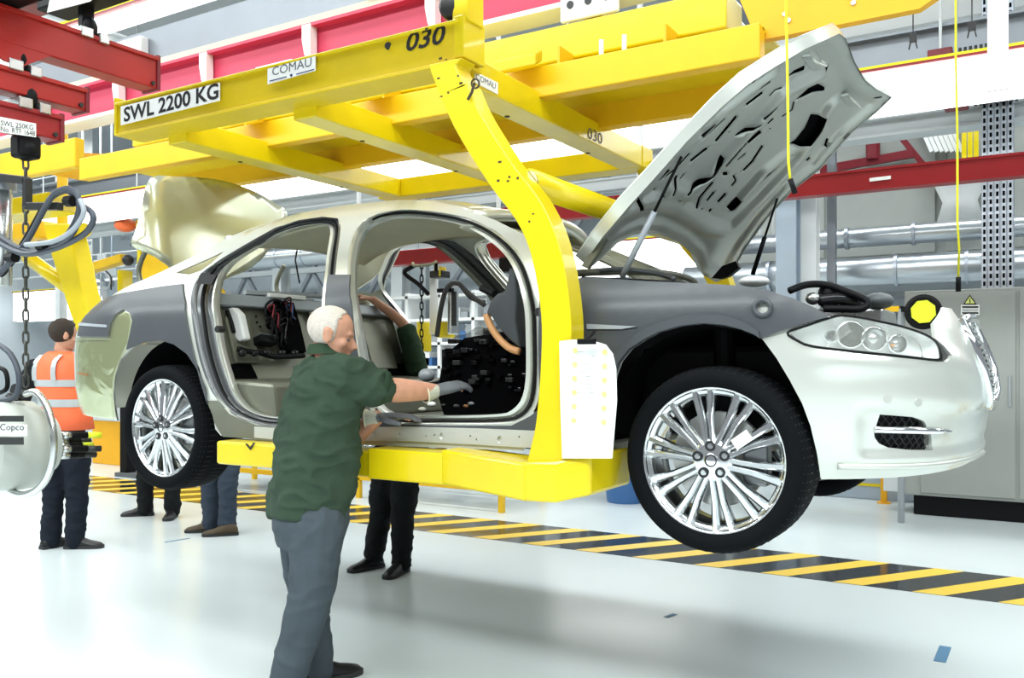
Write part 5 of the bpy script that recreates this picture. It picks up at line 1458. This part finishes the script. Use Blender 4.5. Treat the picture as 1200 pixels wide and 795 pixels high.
# columns
def column(label, px, Y, w, m, grp=None, d=None):
    x = UY(px, 300, Y).x; t = thing('column', label, 'column', (x, Y, 0), grp)
    MB().ibeam((x, Y, 0), (x, Y, 7.0), w, d or w, .03, (0, 1, 0)).build('shaft', m, t)
    MB().box((x-w*.7, Y-w*.7, 0), (x+w*.7, Y+w*.7, .04)).build('base_plate', m, t)
    MB().box((x-w*.5, Y-w*.56, .02), (x+w*.5, Y-w*.5, 7.0)).build('face_plate', m, t)
column('pale blue-grey steel column behind the raised bonnet', 924, 8.0, .24, 'grey_blue')
column('white steel column beside the pale blue column', 948, 8.3, .22, 'white')
column('thin grey column left of the silver ducts', 975, 8.6, .10, 'grey_metal')
column('grey-white column behind the hose loops at the left', 100, 9.5, .22, 'white')
column('white column left of the yellow arm', 72, 10.5, .20, 'white')
column('grey column seen through the rear door', 330, 12.5, .3, 'grey_light')
column('grey column behind the nearest seam of the rear window', 212, 13, .3, 'grey_metal')
column('light column seen through the front door', 470, 12.5, .3, 'grey_light')
# overhead steel across the top right
def girder(label, px, py, Y, h, w, m, x0=-16, x1=4.5):
    z = UY(px, py, Y).z; t = thing('girder', label, 'beam', ((x0+x1)/2, Y, z))
    MB().ibeam((x0, Y, z), (x1, Y, z), w, h, .03).build('beam', m, t)
    return z
girder('grey roof girder just above the long light trough', 1060, 58, 6.6, .32, .22, 'grey_metal')
girder('pale grey girder under the long light trough at the right', 1080, 146, 7.4, .22, .3, 'grey_light')
girder('white roof girder at the top right', 1060, 18, 7.7, .35, .25, 'white')
girder('grey girder high at the top left', 330, 15, 4.2, .30, .22, 'grey_light')
girder('slim grey girder behind the frame of the carrier', 640, 205, 9.7, .2, .2, 'grey_metal')
girder('slim blue-grey girder at back', 640, 165, 10.5, .2, .2, 'grey_blue')
girder('white back girder seen over the roof', 640, 225, 13.4, .25, .2, 'white', -22)
girder('grey girder crossing over the boot lid', 150, 205, 8.2, .2, .2, 'grey_light', -18)
for k, (x, lab) in enumerate(((-10.2, 'left roof cross girder'), (-2.6, 'middle roof cross girder'), (2.2, 'right roof cross girder'))):
    t = thing('cross_girder', lab, 'beam', (x, 5, 5.9)); MB().ibeam((x, -4, 5.9), (x, 15, 5.9), .2, .35, .03).build('beam', 'grey_light', t)
# red motor boxes on the light rails
for px, py, Y, s, lab in ((1102,66,6.4,.11,'small red trolley box on the upper rail at the right'), (1121,122,6.9,.11,'red motor box under the right light trough'), (330,215,6.3,.12,'dark red trolley box above the car roof')):
    c = UY(px, py, Y); t = thing('trolley_box', lab, 'motor', c)
    MB().box(c-V((s, s*.6, s*.55)), c+V((s, s*.6, s*.55))).build('box', 'red_dark', t, bevel=.01)
    MB().cyl(c, V((c.x, c.y, 6.99)), .015, 8).build('hanger', 'grey_light', t)
    for k in range(9): MB().cyl(c+V((s+.05+k*.045, 0, 0)), c+V((s+.075+k*.045, 0, 0)), .05, 10).build('coil_ring', 'gun', t)
# hanging clamps
for px, py, lab in ((1070,42,'black cable clamp hanging at the top right'), (1139,28,'second black cable clamp nearer the white post')):
    c = UY(px, py, 5.6); t = thing('hanging_clamp', lab, 'clamp', c)
    MB().cyl(c, V((c.x, c.y, 6.99)), .006, 6).build('wire', 'gun', t); MB().box(c-V((.03, .02, .06)), c+V((.03, .02, .02))).build('clamp_body', 'gun', t, bevel=.004)
    for s in (-1, 1): MB().beam(c+V((s*.02, 0, -.05)), c+V((s*.035, 0, -.12)), .012, .012).build('jaw', 'gun', t)
# white hanging lamp post
c0, c1 = UY(1169, 104, 5.6), UY(1169, -30, 5.6)
t = thing('light_post', 'bright white vertical lamp tube at the top right', 'ceiling light', c0)
MB().box((c0.x-.07, 5.56, c0.z), (c0.x+.07, 5.64, c1.z)).build('tube', 'lamp_white', t, bevel=.01)
MB().box((c0.x-.08, 5.64, c0.z), (c0.x+.08, 5.68, 7.0)).build('backplate', 'white', t)
# pale panelled plant room on the right
t = thing('plant_enclosure', 'pale green-grey panelled enclosure behind the red crane beam', 'enclosure', (-.5, 11.5, 0))
MB().box((-3.5, 11.0, 2.9), (4.5, 11.2, 5.6)).build('panel_wall', 'cabinet', t)
for k in range(5):
    MB().box((-3.3+k*1.55, 10.95, 3.05), (-1.9+k*1.55, 11.0, 5.3)).build('panel', 'cabinet', t, bevel=.01)
MB().box((-3.5, 10.9, 2.78), (4.5, 11.2, 2.9)).build('ledge', 'grey_light', t)
for x in (-3.4, 0.5, 4.3): MB().box((x-.06, 11.0, 0), (x+.06, 11.15, 2.8)).build('leg', 'grey_light', t)
a = UY(1040, 185, 10.8)
MB().beam((a.x-1.3, 10.8, a.z-.1), (a.x+.35, 10.8, a.z+.02), .08, .12).build('red_pipe', 'red_dark', t)
MB().beam((a.x+.2, 10.8, a.z+.25), (a.x+.75, 10.8, a.z-.55), .06, .08).build('red_brace', 'red_dark', t)
MB().cyl((a.x-.2, 10.8, a.z), (a.x-.2, 10.8, a.z+.25), .1, 10).build('valve', 'red_dark', t)
for k in range(7):
    b = UY(1092+k*6, 178, 10.8); MB().beam(b, b+V((-.25, 0, .65)), .05, .05).build('louvre', 'white', t)
for k in range(3):
    b = UY(1130+k*7, 172, 10.6); MB().beam(b-V((0, 0, .4)), b+V((0, 0, .4)), .06, .06).build('yellow_rail', 'yellow', t)
b = UY(1125, 232, 10.6)
MB().lathe([(0, -.35), (.30, -.35), (.22, -.05), (.35, .25), (.4, .3), (0, .3)], b, (0, 0, 1), 16).build('hopper', 'white', t, True)

# ---- left background: second carrier arm, yellow machines, wall bracing
t = thing('carrier', 'second yellow carrier with arm and round brace behind the hanging chain', 'carrier', UY(95, 370, 1.95))
YA2 = 1.95
pts = [(62,262),(72,300),(80,330),(90,365),(102,400)]
rings = []
for (x, y), w in zip(pts, (22, 21, 18, 16, 15)):
    a = UY(x-w*.55, y, YA2); b = UY(x+w*.75, y, YA2); rings.append([a, b, b+V((0, .18, 0)), a+V((0, .18, 0))])
MB().loft(rings).build('arm', 'yellow', t, bevel=.01)
MB().cyl(UY(33, 302, YA2+.1), UY(80, 337, YA2+.1), .07, 16).build('brace_tube', 'yellow', t, True)
MB().box(UY(-20, 286, YA2), UY(74, 262, YA2+.3)).build('top_bar', 'yellow_deep', t, bevel=.02)
MB().cyl(UY(98, 270, YA2-.05), UY(98, 270, YA2+.2), .07, 14).build('pivot', 'yellow', t, 'auto')
MB().cyl((UY(62, 262, YA2).x, YA2+.1, 2.7), (UY(62, 262, YA2).x, YA2+.1, 4.5), .05, 10).build('drop_post', 'yellow_deep', t)
MB().box((-9.5, .75, 2.90), (-5.1, .83, 3.12)).build('side_plate', 'yellow_deep', t, bevel=.01)
MB().prism([UY(*q, 1.3) for q in ((60,205),(150,190),(165,182),(60,178))], (0, .3, 0)).build('deck_plate', 'orange_yellow', t)
MB().box((-8.5, 1.2, 2.75), (-6.2, 1.5, 2.9)).build('cross_box', 'yellow', t, bevel=.01)
# yellow lift machine behind the boot
t = thing('lift_machine', 'yellow lifting machine behind the boot of the car', 'machine', UY(190, 420, 6.5))
Ym = 6.5
MB().prism([UY(*q, Ym) for q in ((165,345),(160,318),(170,300),(180,292),(200,302),(215,312),(225,325),(240,345))], (0, .5, 0)).build('body', 'yellow_deep', t, bevel=.02)
MB().beam(UY(97, 318, Ym+.2), UY(146, 303, Ym+.2), .2, .16).build('jib', 'yellow_deep', t, bevel=.02)
MB().box(UY(138, 345, Ym), UY(155, 318, Ym+.3)).build('cabinet', 'yellow', t, bevel=.02)
MB().ell(UY(150, 305, Ym+.1), (.10, .1, .10), 12, 8).build('joint', 'gun', t, True)
MB().tube([UY(120+9*math.cos(k*PI/8), 330+11*math.sin(k*PI/8), Ym-.05) for k in range(16)], .012, 6, True).build('hose_loop', 'cable_light', t, True)
MB().tube(catmull([UY(124,318,Ym), UY(130,325,Ym), UY(130,340,Ym)], 4), .014, 6).build('hose', 'gun', t, True)
MB().box((UY(165, 345, Ym).x, Ym, 0), (UY(240, 345, Ym).x, Ym+.5, 1.9)).build('pedestal', 'yellow_deep', t, bevel=.02)
MB().beam(UY(165, 263, Ym), UY(240, 250, Ym), .2, .12).build('overhead_bar', 'orange_yellow', t)
MB().beam(UY(167, 262, Ym), UY(165, 310, Ym), .1, .08).build('mast', 'yellow', t)
t2_ = tag(MB().ell(UY(147, 264, 6.4), (.20, .18, .12), 16, 8).build('warning_dome', 'orange', None, True), 'orange dome hanging under the far light trough', 'lamp')
# wall bracing
t = thing('wall_bracing', 'grey diagonal steel bracing on the far wall at the left', 'bracing', (-15, 14, 0))
for x in (-22, -19.5, -17, -14.5, -12, -9.5):
    MB().beam((x, 14.2, 0), (x, 14.2, 6.9), .16, .16).build('post', 'grey_light', t)
    MB().beam((x, 14.2, 2.2), (x+2.5, 14.2, 5.6), .10, .10).build('diagonal', 'grey_mid', t); MB().beam((x+2.5, 14.2, 2.2), (x, 14.2, 5.6), .10, .10).build('diagonal', 'grey_mid', t)
for z in (2.2, 3.9, 5.6): MB().beam((-23, 14.1, z), (-8, 14.1, z), .14, .14).build('rail', 'grey_light', t)
# back-wall services, racks
t = thing('service_pipes', 'grey service pipes running along the back wall', 'pipes', (-6, 14.5, 3))
for k, z in enumerate((1.3, 1.9, 2.35, 2.7, 4.3, 4.7, 5.2)):
    MB().cyl((-24, 14.6-.1*(k % 3), z), (8, 14.6-.1*(k % 3), z), .05+.02*(k % 2), 8).build('pipe', ['grey_light', 'grey_mid', 'duct'][k % 3], t, True)
random.seed(21)
for k in range(6):
    x = -18+k*3.4; t = thing('storage_rack', ['first', 'second', 'third', 'fourth', 'fifth', 'sixth'][k]+' pale storage rack from the left along the back wall', 'rack', (x, 12.8, 0), 'storage racks along the back wall')
    for z in (.4, 1.0, 1.6, 2.1): MB().box((x-1.1, 12.5, z), (x+1.1, 13.1, z+.04)).build('shelf', 'grey_light', t)
    for dx in (-1.1, 1.1): MB().box((x+dx-.03, 12.5, 0), (x+dx+.03, 13.1, 2.3)).build('upright', 'grey_blue', t)
    for q in range(9):
        bxx = x-1+random.random()*1.8; z = random.choice((.44, 1.04, 1.64)); h = random.uniform(.2, .45)
        MB().box((bxx, 12.55, z), (bxx+random.uniform(.2, .4), 13.0, z+h)).build('bin', random.choice(['white', 'grey_mid', 'blue_bin', 'white', 'grey_dark', 'paper']), t, bevel=.01)
# manipulator seen through the front door
Yq = 3.02
t = thing('manipulator', 'silver and yellow cockpit manipulator with cables seen through the front door', 'machine', UY(520, 400, Yq))
MB().box(UY(504, 392, Yq), UY(513, 327, Yq+.12)).build('mast', 'white_gloss', t, bevel=.01)
MB().box(UY(524, 392, Yq), UY(538, 335, Yq+.12)).build('mast', 'steel', t, bevel=.01)
MB().box(UY(529, 382, Yq-.02), UY(535, 342, Yq)).build('slot_panel', 'gun', t)
MB().box(UY(503, 326, Yq-.03), UY(528, 318, Yq+.1)).build('head_block', 'gun', t, bevel=.01)
MB().box(UY(514, 324, Yq-.05), UY(523, 313, Yq+.05)).build('valve_block', 'yellow', t, bevel=.01)
MB().cyl(UY(511, 318, Yq), UY(511, 298, Yq), .018, 8).build('hanger', 'yellow_deep', t)
MB().box(UY(512, 343, Yq-.04), UY(532, 338, Yq)).build('bracket', 'black', t)
MB().tube(catmull([UY(512,395,Yq-.06), UY(517,360,Yq-.06), UY(524,338,Yq-.06), UY(536,332,Yq-.06), UY(550,345,Yq-.06), UY(568,358,Yq-.06)], 6), .022, 8).build('cable', 'gun', t, True)
MB().tube(catmull([UY(540,336,Yq-.03), UY(552,350,Yq-.03), UY(568,354,Yq-.03)], 6), .014, 8).build('cable', 'black', t, True)
MB().tube(catmull([UY(504,300,Yq), UY(485,312,Yq), UY(474,320,Yq), UY(490,333,Yq), UY(502,345,Yq)], 6), .02, 8).build('cable', 'black', t, True)
MB().box(UY(490, 412, Yq), UY(504, 378, Yq+.2)).build('control_box', 'yellow', t, bevel=.01)
MB().box(UY(518, 396, Yq), UY(526, 378, Yq+.2)).build('control_box', 'yellow', t, bevel=.01)
MB().cyl(UY(511, 318, Yq-.03), V((UY(511, 318, Yq-.03).x, Yq-.03, 2.32)), .016, 8).build('hanger', 'black', t)
u = UY(494, 300, 2.96); chain('black chain hanging beside the manipulator', u.x, u.y, 1.45, 2.29, 'black', 1.25)
# floor-level equipment beyond the car
t = thing('blue_bin', 'blue plastic bin standing behind the yellow carrier foot', 'bin', UZ(728, 590, 0))
c = UZ(733, 588, 0); MB().lathe([(0, 0), (.19, 0), (.20, .05), (.225, .46), (.235, .47), (.235, .50), (.22, .50), (.20, .06), (0, .05)], c, (0, 0, 1), 24).build('tub', 'blue_bin', t, 'auto')
t = thing('low_trolley', 'low yellow tubular trolley with white boxes beneath the car', 'trolley', UZ(490, 588, 0))
def frame(t, x0, x1, y0, y1, z, m='yellow_deep'):
    for y in (y0, y1): MB().beam((x0, y, z), (x1, y, z), .05, .05).build('rail', m, t)
    for x in (x0, x1):
        MB().beam((x, y0, z), (x, y1, z), .05, .05).build('rail', m, t)
        for y in (y0, y1): MB().beam((x, y, 0), (x, y, z), .05, .05).build('leg', m, t)
c = UZ(500, 592, 0); frame(t, c.x-.9, c.x+.9, c.y, c.y+.8, .22)
for k in range(3): MB().box((c.x-.75+k*.55, c.y+.1, .25), (c.x-.35+k*.55, c.y+.6, .42)).build('box', 'white', t, bevel=.01)
t = thing('low_trolley', 'low yellow trolley with dark castors left of the green worker', 'trolley', UZ(300, 580, 0))
c = UZ(300, 578, 0); frame(t, c.x-.9, c.x+.35, c.y, c.y+.8, .24)
MB().box((c.x-.6, c.y+.1, .27), (c.x+.25, c.y+.7, .5)).build('crate', 'grey_dark', t, bevel=.01)
t = thing('parts_stand', 'orange-yellow parts stand with grey panel behind the rear wheel', 'stand', UZ(125, 545, 0))
c = UZ(108, 543, 0); c2 = UZ(144, 546, 0)
MB().box((c.x, c.y, 0), (c2.x+.3, c.y+.5, .62)).build('base', 'orange_yellow', t, bevel=.01)
MB().box((c.x, c.y-.02, .62), (c2.x+.2, c.y+.5, 1.15)).build('panel', 'grey_light', t, bevel=.01)
MB().box((c2.x+.1, c.y-.06, 0), (c2.x+.22, c.y+.4, 1.3)).build('side_post', 'orange_yellow', t, bevel=.01)
t = thing('bollard_post', 'dark green-black post on a base plate beside the rear tyre', 'post', UZ(150, 558, 0))
c = UZ(150, 558, 0); MB().box(c-V((.07, .07, 0)), c+V((.07, .07, 1.1))).build('post', 'black', t, bevel=.01); MB().box(c-V((.1, .12, 0)), c+V((.5, .12, .05))).build('base', 'grey_dark', t)
t = thing('stillage', 'blue stillage with yellow edge line beyond the front bumper', 'crate', UZ(1020, 585, 0))
c = UZ(985, 583, 0); e = UZ(1062, 588, 0)
MB().box((c.x-.3, c.y, 0), (e.x+.1, c.y+.6, .36)).build('box', 'grey_blue', t, bevel=.01)
MB().box((c.x-.3, c.y-.01, .14), (e.x+.1, c.y, .17)).build('edge_line', 'yellow', t)
p = UZ(1036, 590, 0)
t = thing('yellow_post', 'orange-yellow floor post below the front bumper', 'post', p)
MB().box(p-V((.03, .03, 0)), p+V((.03, .03, .8))).build('shaft', 'orange_yellow', t, bevel=.004); MB().box(p-V((.06, .06, 0)), p+V((.06, .06, .012))).build('foot', 'orange_yellow', t)

# thin conduits and small fittings cluttering the left and middle background
t = thing('conduit_run', 'thin grey conduits and fittings on posts behind the boot lid', 'conduit', (-11, 9, 0))
random.seed(31)
for k in range(10):
    p = UY(random.uniform(95, 250), 300, 9.0)
    MB().cyl((p.x, 9.0, 0), (p.x, 9.0, 6.9), .02, 6).build('conduit', random.choice(['grey_light', 'grey_mid', 'white', 'grey_blue']), t, True)
for k in range(26):
    p = UY(random.uniform(95, 270), random.uniform(190, 345), 8.95); w = random.uniform(.04, .18)
    MB().box(p-V((w, .03, w*.5)), p+V((w, .03, w*.5))).build('fitting', random.choice(['grey_light', 'grey_mid', 'white', 'grey_dark', 'grey_blue', 'grey_metal']), t, bevel=.01)
for k in range(7):
    p = UY(100, 200+k*20, 9.05); MB().cyl((p.x-3, 9.05, p.z), (p.x+7, 9.05, p.z), .018, 6).build('conduit', random.choice(['grey_light', 'grey_mid', 'white']), t, True)
t = thing('parts_clutter', 'white shelving with small dark parts seen through the front door', 'shelving', (-8.5, 9.5, 0))
a, b = UY(440, 400, 9.5), UY(640, 300, 9.5)
for k in range(6):
    z = .5+.42*k; MB().box((a.x, 9.5, z), (b.x, 9.9, z+.05)).build('shelf', 'white', t)
for k in range(6): x = a.x+(b.x-a.x)*k/5; MB().box((x-.03, 9.5, 0), (x+.03, 9.9, 2.7)).build('upright', 'white', t)
for k in range(60):
    x = random.uniform(a.x, b.x-.2); z = .55+.42*random.randrange(5); w = random.uniform(.05, .2)
    MB().box((x, 9.55, z), (x+w, 9.85, z+random.uniform(.06, .3))).build('part', random.choice(['white', 'grey_mid', 'grey_dark', 'black', 'white', 'grey_light', 'blue_bin']), t, bevel=.01)
